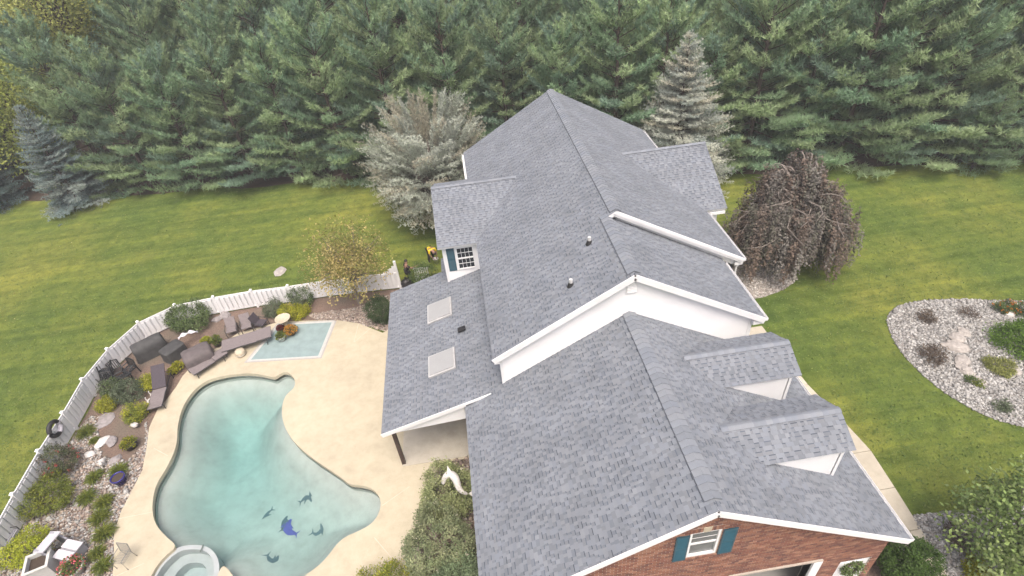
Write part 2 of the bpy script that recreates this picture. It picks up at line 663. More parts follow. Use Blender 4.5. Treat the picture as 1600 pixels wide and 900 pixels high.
hx = np.array(hole)
x0, x1, y0, y1 = hx[:, 0].min() - .6, hx[:, 0].max() + .6, hx[:, 1].min() - .6, hx[:, 1].max() + .6
nx, ny = 120, 120
gx, gy = np.meshgrid(np.linspace(x0, x1, nx), np.linspace(y0, y1, ny))
fx, fy = gx.ravel(), gy.ravel()
ins = inside(fx, fy, hole)
dep = np.where(ins, pool_depth(fx, fy), .50)
V = np.stack([fx, fy, -dep], 1)
ii = (np.arange(ny - 1)[:, None] * nx + np.arange(nx - 1)[None]).ravel()
F = np.stack([ii, ii + 1, ii + nx + 1, ii + nx], 1)
cxm = V[F].mean(1)
F = F[~inside(cxm[:, 0], cxm[:, 1], rim_out)]
basin = mesh_np('pool_basin', V, F, M['plaster'], smooth=True)
basin['kind'] = 'structure'
wv, wf = [], []
n = len(hole)
def wall_ring(name, loop, z_hi, z_lo, material, parent=None):
    b = MB()
    k = len(loop)
    vs = [(p[0], p[1], z_hi) for p in loop] + [(p[0], p[1], z_lo) for p in loop]
    b.add(vs, [(i, (i + 1) % k, k + (i + 1) % k, k + i) for i in range(k)], True)
    return b.build(name, material, parent)
wall_ring('waterline_tile_band', hole_big, DZ - .004, -.34, M['tile'], basin)
wall_ring('pool_wall', [(p[0] + (q[0] - p[0]) * .3, p[1] + (q[1] - p[1]) * .3) for p, q in zip(hole_big, hole)], -.33, -1.3, M['plaster'], basin)
# water body
wb = MB()
loop = hole_big
k = len(loop)
bmw = bmesh.new()
for zz, nm in ((-.17, 't'), (-3.4, 'b')):
    vs = [bmw.verts.new((p[0], p[1], zz)) for p in loop]
    es = [bmw.edges.new((vs[i], vs[(i + 1) % k])) for i in range(k)]
    bmesh.ops.triangle_fill(bmw, edges=es, use_beauty=True)
    if nm == 't': top_v = vs
    else:
        for i in range(k):
            bmw.faces.new((top_v[i], top_v[(i + 1) % k], vs[(i + 1) % k], vs[i]))
bmesh.ops.recalc_face_normals(bmw, faces=bmw.faces)
me = bpy.data.meshes.new('pool_water')
bmw.to_mesh(me)
bmw.free()
me.materials.append(M['water'])
link(bpy.data.objects.new('pool_water', me))['kind'] = 'structure'
# spa: rim wall, bench ring, floor
def scaled(loop, f):
    c = np.mean(np.array(loop), 0)
    return [(c[0] + (p[0] - c[0]) * f, c[1] + (p[1] - c[1]) * f) for p in loop]
spa = sheet('spa', rim_out, -.11, M['spa'], holes=[scaled(rim_out, .84)])
wall_ring('outer_wall', rim_out, -.11, -1.6, M['spa'], spa)
wall_ring('inner_wall', scaled(rim_out, .84), -.11, -.5, M['spa'], spa)
sheet('bench', scaled(rim_out, .845), -.5, M['spa'], holes=[scaled(rim_out, .50)], parent=spa, kind=None)
wall_ring('footwell_wall', scaled(rim_out, .50), -.5, -.95, M['spa'], spa)
sheet('footwell', scaled(rim_out, .51), -.95, M['spa'], parent=spa, kind=None)
rj = MB()
a_, b_ = gp(313, 862, -.04), gp(318, 851, -.04)
rj.bar(a_, b_, .05, .012).build('rim_joint', M['tile'], spa)

# dolphin mosaics laid in the pool floor
MD = plain('grey_mosaic', (.085, .125, .145), .6, .3, 20)
MDB = plain('violet_mosaic', (.085, .085, .30), .6, .3, 20)
def dolphin(px, wid, material, fins):
    dz = -1.0
    pts = []
    for x, y in px:
        z = -.9
        for _ in range(6):
            p = gp(x, y, z)
            z = -float(pool_depth(np.array([p.x]), np.array([p.y]))[0]) + .02
        pts.append(gp(x, y, z))
    # resample
    P = []
    for i in range(len(pts) - 1):
        for t in (0, .33, .66): P.append(pts[i].lerp(pts[i + 1], t))
    P.append(pts[-1])
    b = MB()
    L, Rr = [], []
    for i, p in enumerate(P):
        d = (P[min(i + 1, len(P) - 1)] - P[max(i - 1, 0)])
        s_ = Vector((-d.y, d.x, 0)).normalized()
        t = i / (len(P) - 1)
        h = wid * (math.sin(math.pi * min(1, t * .86 + .06)) ** .8)
        L.append(p + s_ * h); Rr.append(p - s_ * h)
    vs = L + Rr
    q = len(P)
    b.add(vs, [(i, i + 1, q + i + 1, q + i) for i in range(q - 1)])
    d = (P[-1] - P[-2]).normalized()
    s_ = Vector((-d.y, d.x, 0)).normalized()
    e = P[-1]
    b.add([e - d * .05, e + d * .16 + s_ * .2, e + d * .06, e + d * .16 - s_ * .2], [(0, 1, 2), (0, 2, 3)])
    for t, sg in fins:
        i = int(t * (q - 1))
        d = (P[i + 1] - P[i]).normalized()
        s_ = Vector((-d.y, d.x, 0)).normalized() * sg
        b.add([P[i] - d * .12 + s_ * wid * .8, P[i] + d * .10 + s_ * wid * .8, P[i] + d * .16 + s_ * (wid + .17)], [(0, 1, 2)])
    for f in range(len(b.v)):
        v = b.v[f]
        z = -float(pool_depth(np.array([v[0]]), np.array([v[1]]))[0]) + .02
        b.v[f] = (v[0], v[1], z)
    return b.build('dolphin_mosaic', material, basin)
dolphin([(487, 784), (484, 778), (478, 777), (474, 780), (470, 784)], .09, MD, [(.5, 1), (.3, -1)])
dolphin([(410, 811), (415, 805), (420, 800), (424, 797)], .08, MD, [(.35, -1)])
dolphin([(501, 818), (503, 826), (499, 832), (494, 835), (489, 833)], .09, MD, [(.4, 1)])
dolphin([(435, 868), (432, 875), (427, 877), (421, 874), (418, 868)], .10, MD, [(.5, -1)])
dolphin([(449, 806), (444, 814), (443, 821), (441, 827)], .12, MD, [(.4, 1)])
dolphin([(455, 811), (450, 818), (448, 826), (453, 832), (462, 834)], .17, MDB, [(.45, 1), (.3, -1)])

# walk along the east side, slab by slab
walk_r = [(1520, 985), (1480, 900), (1425, 805), (1360, 705), (1300, 640), (1250, 590), (1222, 552), (1200, 520), (1180, 500)]
wr = [gp(*q) for q in walk_r]
walk = bpy.data.objects.new('walkway', None)
link(walk)['kind'] = 'structure'
pts = [wr[0]]
for i in range(len(wr) - 1):
    L = (wr[i + 1] - wr[i]).length
    k = max(1, int(L / .5))
    pts += [wr[i].lerp(wr[i + 1], (j + 1) / k) for j in range(k)]
acc = 0
seg = [pts[0]]
segs = []
for a, b in zip(pts, pts[1:]):
    seg.append(b)
    acc += (b - a).length
    if acc > 1.7:
        segs.append(seg); seg = [b]; acc = 0
for sgm in segs:
    b = MB()
    d0 = (sgm[-1] - sgm[0]).normalized()
    a0, a1 = sgm[0] + d0 * .012, sgm[-1] - d0 * .012
    W = Vector((-1.15, 0, 0))
    zt = Vector((0, 0, .05))
    b.prism([a0 + W, a0, a1, a1 + W], zt).build('slab', M['walk'], walk)

# driveway apron before the garage
sheet('driveway', [(-8, -30), (9.0, -30), (9.0, .2), (-8, .2)], 0.02, M['drive'])

# gravel beds on the east side
kid = smooth_loop(G([(1384, 497), (1396, 481), (1425, 471), (1465, 468), (1510, 467), (1560, 470), (1640, 470), (1720, 500), (1760, 580), (1700, 660), (1640, 674), (1600, 668), (1550, 655), (1500, 630), (1458, 601), (1424, 570), (1400, 541), (1389, 515)]), 2)
sheet('gravel_bed', kid, .008, M['gravelbase'])
low = G([(1422, 806), (1470, 800), (1530, 794), (1600, 790), (1750, 800), (1850, 1000), (1530, 990), (1481, 902)])
sheet('gravel_bed', low, .010, M['gravelbase'])
beech_bed = smooth_loop(G([(1140, 400), (1180, 400), (1225, 412), (1250, 434), (1225, 453), (1195, 464), (1165, 470), (1130, 460)]), 2)
sheet('gravel_bed', beech_bed, .012, M['gravelbase'])
sheet('side_border', [(6.3, .5), (8.7, .5), (9.1, 9.5), (5.0, 12.0), (5.0, 8)], .006, M['mulch'])
sheet('house_border', G([(735, 712), (694, 720), (664, 758), (650, 800), (648, 850), (660, 895), (680, 960), (780, 960)]), .03, M['mulch'])


def stones(name, polys, n, size, pal, label_kind=True, z=.012, reject=()):
    """loose stones, each a squashed octahedron"""
    P = []
    allp = np.array([p for q in polys for p in q])
    lo, hi = allp.min(0), allp.max(0)
    tot = 0
    while tot < n:
        c = RNG.uniform(lo, hi, (n * 3, 2))
        ok = np.zeros(len(c), bool)
        for q in polys: ok |= inside(c[:, 0], c[:, 1], q)
        for q in reject: ok &= ~inside(c[:, 0], c[:, 1], q)
        c = c[ok]
        P.append(c)
        tot += len(c)
    P = np.concatenate(P)[:n]
    base = np.array([[1, 0, 0], [.3, .9, 0], [-.8, .6, 0], [-.8, -.6, 0], [.3, -.95, 0], [.1, .05, .8], [0, 0, -.5]])
    tri = np.array([[0, 1, 5], [1, 2, 5], [2, 3, 5], [3, 4, 5], [4, 0, 5], [1, 0, 6], [2, 1, 6], [3, 2, 6], [4, 3, 6], [0, 4, 6]])
    s = size * RNG.lognormal(0, .35, (n, 1, 1))
    v = base[None] * s * RNG.uniform(.7, 1.3, (n, 7, 3))
    a = RNG.uniform(0, 6.28, n)
    ca, sa = np.cos(a)[:, None], np.sin(a)[:, None]
    X = v[:, :, 0] * ca - v[:, :, 1] * sa + P[:, 0:1]
    Y = v[:, :, 0] * sa + v[:, :, 1] * ca + P[:, 1:2]
    Z = v[:, :, 2] * .75 + z + s[:, :, 0] * .2
    V = np.stack([X, Y, Z], 2).reshape(-1, 3)
    F = (tri[None] + (np.arange(n) * 7)[:, None, None]).reshape(-1, 3)
    pal = np.array(pal)
    c = pal[RNG.integers(0, len(pal), n)] * RNG.uniform(.8, 1.2, (n, 1))
    o = mesh_np(name, V, F, M['stone'], cols=np.repeat(c, 10, 0))
    return o


pale = [(.32, .315, .30), (.26, .255, .245), (.40, .395, .38), (.20, .195, .185), (.29, .28, .26)]
brownish = [(.30, .25, .21), (.24, .19, .16), (.38, .34, .30), (.20, .16, .14), (.33, .27, .22)]
tag(stones('gravel', [kid], 24000, .052, pale), 'pale grey pebbles filling the kidney-shaped bed on the right lawn', 'gravel', kind='stuff')
tag(stones('gravel', [low], 11000, .044, [tuple(1.25 * q for q in c) for c in pale]), 'pale grey pebbles beside the walkway at the lower right', 'gravel', kind='stuff')
tag(stones('gravel', [beech_bed], 5000, .048, [(.34, .31, .28), (.42, .40, .37), (.25, .23, .2)]), 'grey pebbles under the weeping copper tree', 'gravel', kind='stuff')
bed_low = G([(0, 893), (46, 803), (77, 745), (105, 696), (140, 650), (230, 660), (240, 735), (200, 800), (195, 860), (195, 900), (200, 1000), (-60, 980)])
tag(stones('gravel', [bed_low], 14000, .05, brownish + pale[:3], reject=[deck_out, G([(150, 655), (225, 640), (228, 690), (200, 720), (160, 715)])]), 'brown and grey river stones in the long poolside bed', 'gravel', kind='stuff')
bed_top = G([(480, 492), (560, 480), (605, 462), (625, 462), (612, 520), (590, 515), (550, 503), (500, 503)])
tag(stones('gravel', [bed_top], 4000, .05, brownish, reject=[deck_out]), 'brown stones around the thin tree behind the deck', 'gravel', kind='stuff')
hb = G([(735, 712), (690, 722), (664, 760), (652, 800), (650, 850), (662, 895), (680, 940), (760, 940)])
tag(stones('gravel', [hb], 1500, .06, brownish, z=.032), 'brown stones under the round bushes by the house', 'gravel', kind='stuff')

# ------------------------------------------------------------------ the house
house = thing('house', 'large house with grey shingle roofs, white gables and a brick garage front', 'house')
EXPO = 0.138
PAL = np.array([.90, .905, .905]) * np.array([(.198, .216, .244), (.207, .223, .249), (.190, .209, .240), (.213, .228, .251), (.202, .219, .246), (.194, .211, .237)])
SH = dict(V=[], F=[], C=[], n=0)
NEAR = []            # single shingles: (4 top corners, 2 butt corners, colour)


def emit(vs, fs, col):
    n0 = SH['n']
    SH['V'] += vs
    for f in fs:
        SH['F'].append([i + n0 for i in f])
        SH['C'].append(col)
    SH['n'] += len(vs)


def shingle_plane(A, u, v, Lu, Lv, top=None, seed=0, near=False):
    """rows of laminated shingles on a plane: A eave corner, u along the eave, v up the slope.
    top=(a,b): u-interval at the top row (valleys); eave interval is (0, Lu)"""
    g = random.Random(seed)
    A, u, v = Vector(A), Vector(u).normalized(), Vector(v).normalized()
    nrm = u.cross(v)
    if nrm.z < 0: nrm = -nrm
    if top is None: top = (0, Lu)
    rows = int(math.ceil(Lv / EXPO))
    for r in range(rows):
        v0, v1 = r * EXPO, min((r + 1) * EXPO + .012, Lv)
        f0, f1 = v0 / Lv, v1 / Lv
        a0, b0 = top[0] * f0, Lu + (top[1] - Lu) * f0
        a1, b1 = top[0] * f1, Lu + (top[1] - Lu) * f1

        def pt(uu, lo, h):
            a, b, vv = (a0, b0, v0) if lo else (a1, b1, v1)
            return A + u * min(max(uu, a), b) + v * vv + nrm * h
        ulo, uhi = min(a0, a1), max(b0, b1)
        base = PAL[g.randrange(6)] * .86
        vs = [pt(ulo, 1, .008), pt(uhi, 1, .008), pt(uhi, 0, .002), pt(ulo, 0, .002), pt(ulo, 1, -.002), pt(uhi, 1, -.002)]
        emit(vs, [(0, 1, 2, 3), (4, 5, 1, 0)], base)
        x = ulo - g.uniform(0, .3)
        while x < uhi:
            wd = g.choice((.10, .13, .17, .22, .27)) * g.uniform(.9, 1.1)
            gap = g.choice((.07, .11, .16, .22))
            q0, q1 = x, x + wd
            if q1 > ulo and q0 < uhi:
                c = PAL[g.randrange(6)] * g.uniform(.95, 1.05)
                vs = [pt(q0, 1, .017), pt(q1, 1, .017), pt(q1, 0, .005), pt(q0, 0, .005), pt(q0, 1, .002), pt(q1, 1, .002)]
                if near: NEAR.append((vs, c, (vs[0] + vs[2]) / 2))
                else: emit(vs, [(0, 1, 2, 3), (4, 5, 1, 0), (0, 3, 4), (1, 5, 2)], c)
            # the dark granule band of the lower layer shows in the gap, under the next course
            if q1 + gap > ulo and q1 < uhi:
                m0 = v1 - .042
                def pm(uu, vv, h):
                    f = vv / Lv
                    return A + u * min(max(uu, top[0] * f), Lu + (top[1] - Lu) * f) + v * vv + nrm * h
                c = np.array((.076, .087, .110)) * g.uniform(.75, 1.35)
                if g.random() < .8:
                    emit([pm(q1 - .004, m0, .0075), pm(q1 + gap + .004, m0, .0075), pm(q1 + gap + .004, v1, .0055), pm(q1 - .004, v1, .0055)], [(0, 1, 2, 3)], c)
            x += wd + gap


def slab(name, pts, th, material, parent=house):
    """roof board under the shingles; pts are the top corners"""
    b = MB()
    p = [Vector(q) for q in pts]
    nrm = (p[1] - p[0]).cross(p[2] - p[0]).normalized()
    if nrm.z < 0: nrm = -nrm
    p = [q - nrm * .004 for q in p]
    b.prism(p, -nrm * th)
    return b.build(name, material, parent)


def roof_rect(name, eave0, eave1, ridge0, ridge1, seed, near=False, top=None, th=.16):
    e0, e1, r0, r1 = map(Vector, (eave0, eave1, ridge0, ridge1))
    u = e1 - e0
    Lu = u.length
    un = u.normalized()
    d = r0 - e0
    v = d - un * d.dot(un)
    Lv = v.length
    t0 = d.dot(un)
    t1 = (r1 - e0).dot(un)
    o = slab(name, [e0, e1, r1, r0], th, M['trim'])
    shingle_plane(e0, un, v, Lu, Lv, (t0, t1), seed, near)
    return o


GW, GZ, GE, GL = 6.75, 7.84, 4.05, 8.12
roof_rect('garage_roof', (-GW, 0, GE), (-GW, GL, GE), (0, 0, GZ), (0, GL, GZ), 1, near=True)
roof_rect('garage_roof', (GW, 0, GE), (GW, GL, GE), (0, 0, GZ), (0, GL, GZ), 2)
BE, ME = 5.32, 6.64
S = .58
XB, XC = .07, .47
ZB, ZC = ME + S * (XB + BE), ME + S * (XC + BE)
YB, YC, YE = 7.89, 11.8, 26.5
roof_rect('main_roof', (-BE, YB, ME), (-BE, YC, ME), (XB, YB, ZB), (XB, YC, ZB), 3)
roof_rect('main_roof', (-BE, YC, ME), (-BE, YE, ME), (XC, YC, ZC), (XC, YE, ZC), 4)
XR = XB + (ZB - ME) / S
roof_rect('main_roof', (XR, YB, ME), (XR, 12.1, ME), (XB, YB, ZB), (XB, 12.1, ZB), 5)
XCR = 6.42
roof_rect('main_roof', (XCR, YC, 6.60), (XCR, YE, 6.60), (XC, YC, ZC), (XC, YE, ZC), 6)
# west wing (cross gable)
wy, wz, wx = 19.47, 8.14, -7.28
roof_rect('wing_roof', (wx, 16.05, 6.60), (-5.20, 16.05, 6.60), (wx, wy, wz), (-2.55, wy, wz), 7)
roof_rect('wing_roof', (wx, 22.89, 6.60), (-5.20, 22.89, 6.60), (wx, wy, wz), (-2.55, wy, wz), 8)
# east wing
ex, ez = 7.52, 8.62
roof_rect('wing_roof', (ex, 15.98, 6.60), (6.30, 15.98, 6.60), (ex, 19.49, ez), (2.80, 19.49, ez), 9)
roof_rect('wing_roof', (ex, 23.0, 6.60), (6.30, 23.0, 6.60), (ex, 19.49, ez), (2.80, 19.49, ez), 10)
# porch roof, low slope
PE, PS = -10.4, .31
def pz(x): return 3.17 + PS * (x - PE)
roof_rect('porch_roof', (PE, 7.98, pz(PE)), (PE, 17.5, pz(PE)), (-5.0, 7.98, pz(-5.0)), (-5.0, 17.5, pz(-5.0)), 11, th=.14)
roof_rect('porch_roof', (-7.42, 17.5, pz(-7.42)), (-7.42, 18.75, pz(-7.42)), (-5.0, 17.5, pz(-5.0)), (-5.0, 18.75, pz(-5.0)), 12, th=.14)
# two dormers on the east slope of the garage
for yd, sd_ in ((3.0, 20), (6.15, 30)):
    ze, zr, hw = 6.45, 7.05, 1.13
    xf = 5.40
    xe0 = (GZ - ze) / .5615 - .12
    xr0 = (GZ - zr) / .5615 - .12
    dm = bpy.data.objects.new('dormer', None)
    link(dm, house)
    for sg in (-1, 1):
        e0, e1 = Vector((xf, yd + sg * hw, ze)), Vector((xe0, yd + sg * hw, ze))
        r0, r1 = Vector((xf, yd, zr)), Vector((xr0, yd, zr))
        slab('dormer_roof', [e0, e1, r1, r0], .09, M['trim'], dm)
        v = Vector((0, -sg * hw, zr - ze))
        shingle_plane(e0, (-1, 0, 0), v, xf - xe0, v.length, (0, xf - xr0), sd_ + sg)
    zc = lambda x: GZ - .5615 * x - .06
    for sg in (-1, 1):
        yy = yd + sg * 1.0
        b = MB()
        b.prism([(2.2, yy, zc(2.2)), (5.12, yy, zc(5.12)), (5.12, yy, ze - .03), (2.2, yy, ze - .03)], (0, -sg * .1, 0))
        b.build('cheek_wall', M['white'], dm)
        MB().bar((5.09, yd + sg * 1.014, zc(5.09) + .05), (5.09, yd + sg * 1.014, ze - .05), .10, .03, (0, 1, 0)).build('corner_trim', M['trim'], dm)
    b = MB()
    b.prism([(5.12, yd - 1.0, zc(5.12)), (5.12, yd + 1.0, zc(5.12)), (5.12, yd + 1.0, ze - .02), (5.12, yd, zr - .1), (5.12, yd - 1.0, ze - .02)], (-.1, 0, 0))
    b.build('front_wall', M['white'], dm)
    wn = MB().bx(5.12, 5.16, yd - .48, yd + .48, 5.05, 6.4).build('window', M['trim'], dm)
    # glazing set into the frame
    gl = MB().bx(5.15, 5.166, yd - .40, yd + .40, 5.13, 6.32).build('pane', M['glass'], dm)

# single shingles nearest the camera on the west slope of the garage, the rest joined
NEAR.sort(key=lambda t: (t[2] - CAM).length if (t[2] - CAM).dot(FWD) > 0 and abs((t[2] - CAM).dot(UPV) / (t[2] - CAM).dot(FWD)) < .515 else 1e6)
groof = [o for o in house.children if o.name == 'garage_roof'][0]
for vs, c, p in NEAR[:300]:
    me = bpy.data.meshes.new('shingle')
    me.from_pydata([tuple(q) for q in vs], [], [(0, 1, 2, 3), (4, 5, 1, 0), (0, 3, 4), (1, 5, 2)])
    a = me.attributes.new('Col', 'FLOAT_COLOR', 'FACE')
    a.data.foreach_set('color', np.tile(np.array([*c, 1.0], dtype=np.float32), 4))
    me.materials.append(M['shingle'])
    link(bpy.data.objects.new('shingle', me), groof)
for vs, c, p in NEAR[300:]:
    emit(vs, [(0, 1, 2, 3), (4, 5, 1, 0), (0, 3, 4), (1, 5, 2)], c)
me = bpy.data.meshes.new('shingles')
me.from_pydata([tuple(q) for q in SH['V']], [], SH['F'])
a = me.attributes.new('Col', 'FLOAT_COLOR', 'FACE')
arr = np.ones((len(SH['F']), 4), dtype=np.float32)
arr[:, :3] = np.array(SH['C'])
a.data.foreach_set('color', arr.ravel())
me.materials.append(M['shingle'])
so = link(bpy.data.objects.new('shingles', me), house)
so['kind'] = 'stuff'

# ridge caps over a dark ridge vent
def ridge(A, B, slope, half=.17, lift=.045, piece=.24, vent=True, parent=house):
    A, B = Vector(A), Vector(B)
    d = B - A
    L = d.length
    rz = math.atan2(-d.x, d.y)
    if vent:
        b = MB()
        hw = half + .006
        prof = [(-hw, -slope * hw - .03), (-hw, -slope * hw + lift * .75), (0, lift * .75), (hw, -slope * hw + lift * .75), (hw, -slope * hw - .03)]
        b.prism([(x, 0.02, z) for x, z in prof], (0, L - .04, 0))
        o = b.build('ridge_vent', M['deck_board'], parent)
        o.location = A
        o.rotation_euler = (0, 0, rz)
    var = []
    for k in range(5):
        b = MB()
        b.col = tuple(PAL[k] * (1.06 + .035 * k))
        vs, fs = [], []
        xs = [-half, -half * .5, 0, half * .5, half]
        for y, h in ((0, .036), (piece + .03, .008)):
            for x in xs:
                vs.append((x, y, -slope * abs(x) * .96 + lift + h - (.012 if abs(x) < .01 else 0)))
        for x in xs:
            vs.append((x, 0, -slope * abs(x) * .96 + lift - .012))
        for i in range(4):
            fs.append((i, i + 1, 5 + i + 1, 5 + i))
            fs.append((10 + i, 10 + i + 1, i + 1, i))
        b.add(vs, fs)
        o = b.build('ridge_cap', M['shingle'], parent)
        var.append(o)
    n = int(L / piece)
    for i in range(n):
        o = var[i] if i < 5 else var[random.randrange(5)].copy()
        if i >= 5:
            link(o, parent)
        o.location = A + d * (i / n)
        o.rotation_euler = (0, 0, rz)

ridge((0, .35, GZ), (0, GL - .03, GZ), .5615, .25, .05)
ridge((XB, YB + .15, ZB), (XB, YC + .2, ZB), S, .24, .05)
ridge((XC, YC + .1, ZC), (XC, YE - .05, ZC), S, .24, .05)
ridge((wx + .02, wy, wz), (-2.75, wy, wz), .45, .13, .03, .24, False)
ridge((ex - .02, 19.49, ez), (3.0, 19.49, ez), .57, .13, .03, .24, False)
for yd in (3.0, 6.15):
    ridge((5.38, yd, 7.05), (1.48, yd, 7.05), .53, .13, .03, .2, False)

# ---- walls
def siding(name, poly_xz, y, course=.115, th=.018, parent=house, axis='y'):
    """lap siding on a wall facing -Y: one board per course, clipped to the outline"""
    b = MB()
    zs = [p[1] for p in poly_xz]
    z = min(zs)
    def span(zz):
        xs = []
        k = len(poly_xz)
        for i in range(k):
            (x1, z1), (x2, z2) = poly_xz[i], poly_xz[(i + 1) % k]
            if (z1 > zz) != (z2 > zz):
                xs.append(x1 + (x2 - x1) * (zz - z1) / (z2 - z1))
        xs.sort()
        return [(xs[i], xs[i + 1]) for i in range(0, len(xs) - 1, 2)]
    while z < max(zs) - .01:
        z1 = min(z + course, max(zs) - .001)
        s0, s1 = span(z + .001), span(z1 - .001)
        if len(s0) == len(s1):
            for (a0, b0), (a1, b1) in zip(s0, s1):
                b.add([(a0, y - th, z), (b0, y - th, z), (b1, y, z1), (a1, y, z1), (a0, y + .01, z), (b0, y + .01, z)],
                      [(0, 1, 2, 3), (4, 5, 1, 0)])
        z += course
    return b.build(name, M['white'], parent)

gz = lambda x: GZ - .5615 * abs(x)
# front gable of the main block: boards between the garage roof and the rakes
WL, WR = -5.08, 5.06
def zmain(x): return ZB - S * abs(x - XB) - .17
poly = [(WL, gz(WL) - .05), (XB, gz(0) - .05), (WR, gz(WR) - .05), (WR, zmain(WR)), (XB, zmain(XB)), (WL, zmain(WL))]
# as boards need simple spans, each half is boarded on its own
siding('gable_siding', [(WL, gz(WL) - .05), (0, GZ - .05), (0, zmain(0)), (WL, zmain(WL))], 8.12)
siding('gable_siding', [(0, GZ - .05), (WR, gz(WR) - .05), (WR, zmain(WR)), (XB, zmain(XB)), (0, zmain(0))], 8.12)
b = MB()
b.prism([(WL, 8.13, 0), (WR, 8.13, 0), (WR, 8.13, zmain(WR)), (XB, 8.13, zmain(XB)), (WL, 8.13, zmain(WL))], (0, .12, 0))
b.build('wall', M['white'], house)
MB().bx(WL - .01, WL + .10, 8.08, 8.11, gz(WL) - .1, zmain(WL) + .05).build('corner_board', M['trim'], house)
MB().bx(WR - .12, WR + .02, 8.08, 8.11, gz(WR) - .1, zmain(WR) + .05).build('corner_board', M['trim'], house)
# long side walls, rear wall, wing walls
MB().bx(-5.08, -4.95, 8.25, 26.25, 0, 6.55).build('wall', M['white'], house)
MB().bx(4.94, 5.06, 8.25, 12.05, 0, 6.5).build('wall', M['white'], house)
MB().bx(6.0, 6.12, 12.05, 26.25, 0, 6.5).build('wall', M['white'], house)
b = MB()
b.prism([(-5.08, 26.13, 0), (6.12, 26.13, 0), (6.12, 26.13, 6.55), (XC, 26.13, ZC - .2), (-5.08, 26.13, 6.55)], (0, .12, 0))
b.build('wall', M['white'], house)
def zc_(x): return ZC - S * abs(x - XC) - .17
b = MB()
b.prism([(XB + .2, 12.04, zmain(XB + .2) - .2), (6.12, 12.04, 3.0), (6.12, 12.04, zc_(6.12)), (XC, 12.04, zc_(XC))], (0, .12, 0))
b.build('wall', M['white'], house)
MB().bx(4.9, 6.12, 12.04, 12.16, 0, 6.4).build('wall', M['white'], house)
siding('wing_siding', [(-7.08, 3.2), (-5.08, 3.2), (-5.08, 6.5), (-7.08, 6.5)], 16.40, .11)
MB().bx(-7.08, -5.0, 16.41, 16.5, 0, 6.5).build('wall', M['white'], house)
b = MB()
b.prism([(-7.07, 16.5, 0), (-7.07, 22.5, 0), (-7.07, 22.5, 6.62), (-7.07, 19.47, 7.95), (-7.07, 16.5, 6.62)], (.1, 0, 0))
b.build('wall', M['white'], house)
MB().bx(-7.10, -6.98, 16.36, 16.39, 3.6, 6.5).build('corner_board', M['trim'], house)
MB().bx(-7.20, -5.1, 16.33, 16.39, 6.36, 6.5).build('frieze', M['trim'], house)
b = MB()
b.prism([(7.25, 16.4, 0), (7.25, 22.6, 0), (7.25, 22.6, 6.6), (7.25, 19.49, 8.4), (7.25, 16.4, 6.6)], (-.1, 0, 0))
b.build('wall', M['white'], house)
MB().bx(6.12, 7.15, 16.4, 16.5, 0, 6.5).build('wall', M['white'], house)
# rakes: white boards under the roof edges
def rake(a, b_, wd=.22, th=.04, up=(0, 0, 1), name='rake_board'):
    return MB().bar(a, b_, th, wd, up).build(name, M['trim'], house)
for (x0_, z0_, x1_, z1_, y_) in [(XB, ZB, -BE, ME, YB), (XB, ZB, XR, ME, YB), (XC, ZC, XCR, 6.6, YC), (0, GZ, -GW, GE, 0), (0, GZ, GW, GE, 0)]:
    rake((x0_, y_ - .022, z0_ - .12), (x1_, y_ - .022, z1_ - .12), .2 if y_ < 1 else .24)
rake((XB + .05, 8.09, ZB - .36), (WR, 8.09, zmain(WR) - .12), .16)
rake((XB - .05, 8.09, ZB - .36), (WL, 8.09, zmain(WL) - .12), .12)
# white band below the taller ridge step: frieze in two steps
rake((XC - .05, YC - .05, ZC - .05), (XCR - .05, YC - .05, 6.55), .11, .05)
rake((XC + .1, 12.0, ZC - .42), (6.1, 12.0, zc_(6.1) - .22), .30, .06)
# boxed eave returns
MB().bx(WR - .05, XR, YB + .01, YB + .24, ME - .30, ME - .14).build('eave_return', M['trim'], house)
MB().bx(6.05, XCR, YC + .01, YC + .30, 6.25, 6.45).build('eave_return', M['trim'], house)
MB().bx(-BE + .02, WL, YB + .01, YB + .24, ME - .30, ME - .16).build('eave_return', M['trim'], house)
# gutters, open troughs
def gutter(x, y0_, y1_, z, sg):
    b = MB()
    b.bx(x, x + sg * .12, y0_, y1_, z - .13, z - .12)
    b.bx(x + sg * .11, x + sg * .12, y0_, y1_, z - .12, z - .005)
    b.bx(x, x + sg * .008, y0_, y1_, z - .12, z - .01)
    b.bx(x, x + sg * .12, y0_ - .01, y0_, z - .13, z - .005)
    return b.build('gutter', M['trim'], house)
gutter(XR + .005, YB, 11.75, ME - .02, 1)
gutter(XCR + .005, YC, 15.9, 6.58, 1)
gutter(XCR + .005, 23.1, YE, 6.58, 1)
gutter(-BE - .005, 22.95, YE, ME - .02, -1)
gutter(GW + .005, 0, GL, GE - .02, 1)
MB().tube([(5.0, 7.98, 5.6), (5.0, 7.98, 4.6), (5.3, 7.98, 4.0)], .045, 8).build('downspout', M['trim'], house)
MB().tube([(6.55, 11.9, 6.45), (6.2, 11.9, 6.1), (6.2, 11.9, .2)], .045, 8).build('downspout', M['trim'], house)
MB().bar((-6.78, 7.93, 4.27), (-5.25, 7.93, 4.76), .05, .10).build('drip_edge', M['trim'], house)
# east wing eave return at the corner
MB().bx(6.5, 7.45, 16.0, 16.35, 6.28, 6.42).build('eave_return', M['trim'], house)

# gable louvre
lv = MB()
lv.bx(-.16, .24, 8.06, 8.1, 8.78, 9.32)
lvo = lv.build('gable_vent', M['trim'], house)
for k in range(7):
    MB().box((.04, 8.052, 8.84 + k * .07), (.34, .03, .012), rot=Matrix.Rotation(R(35), 3, 'X')).build('louvre', M['soffit'], lvo)

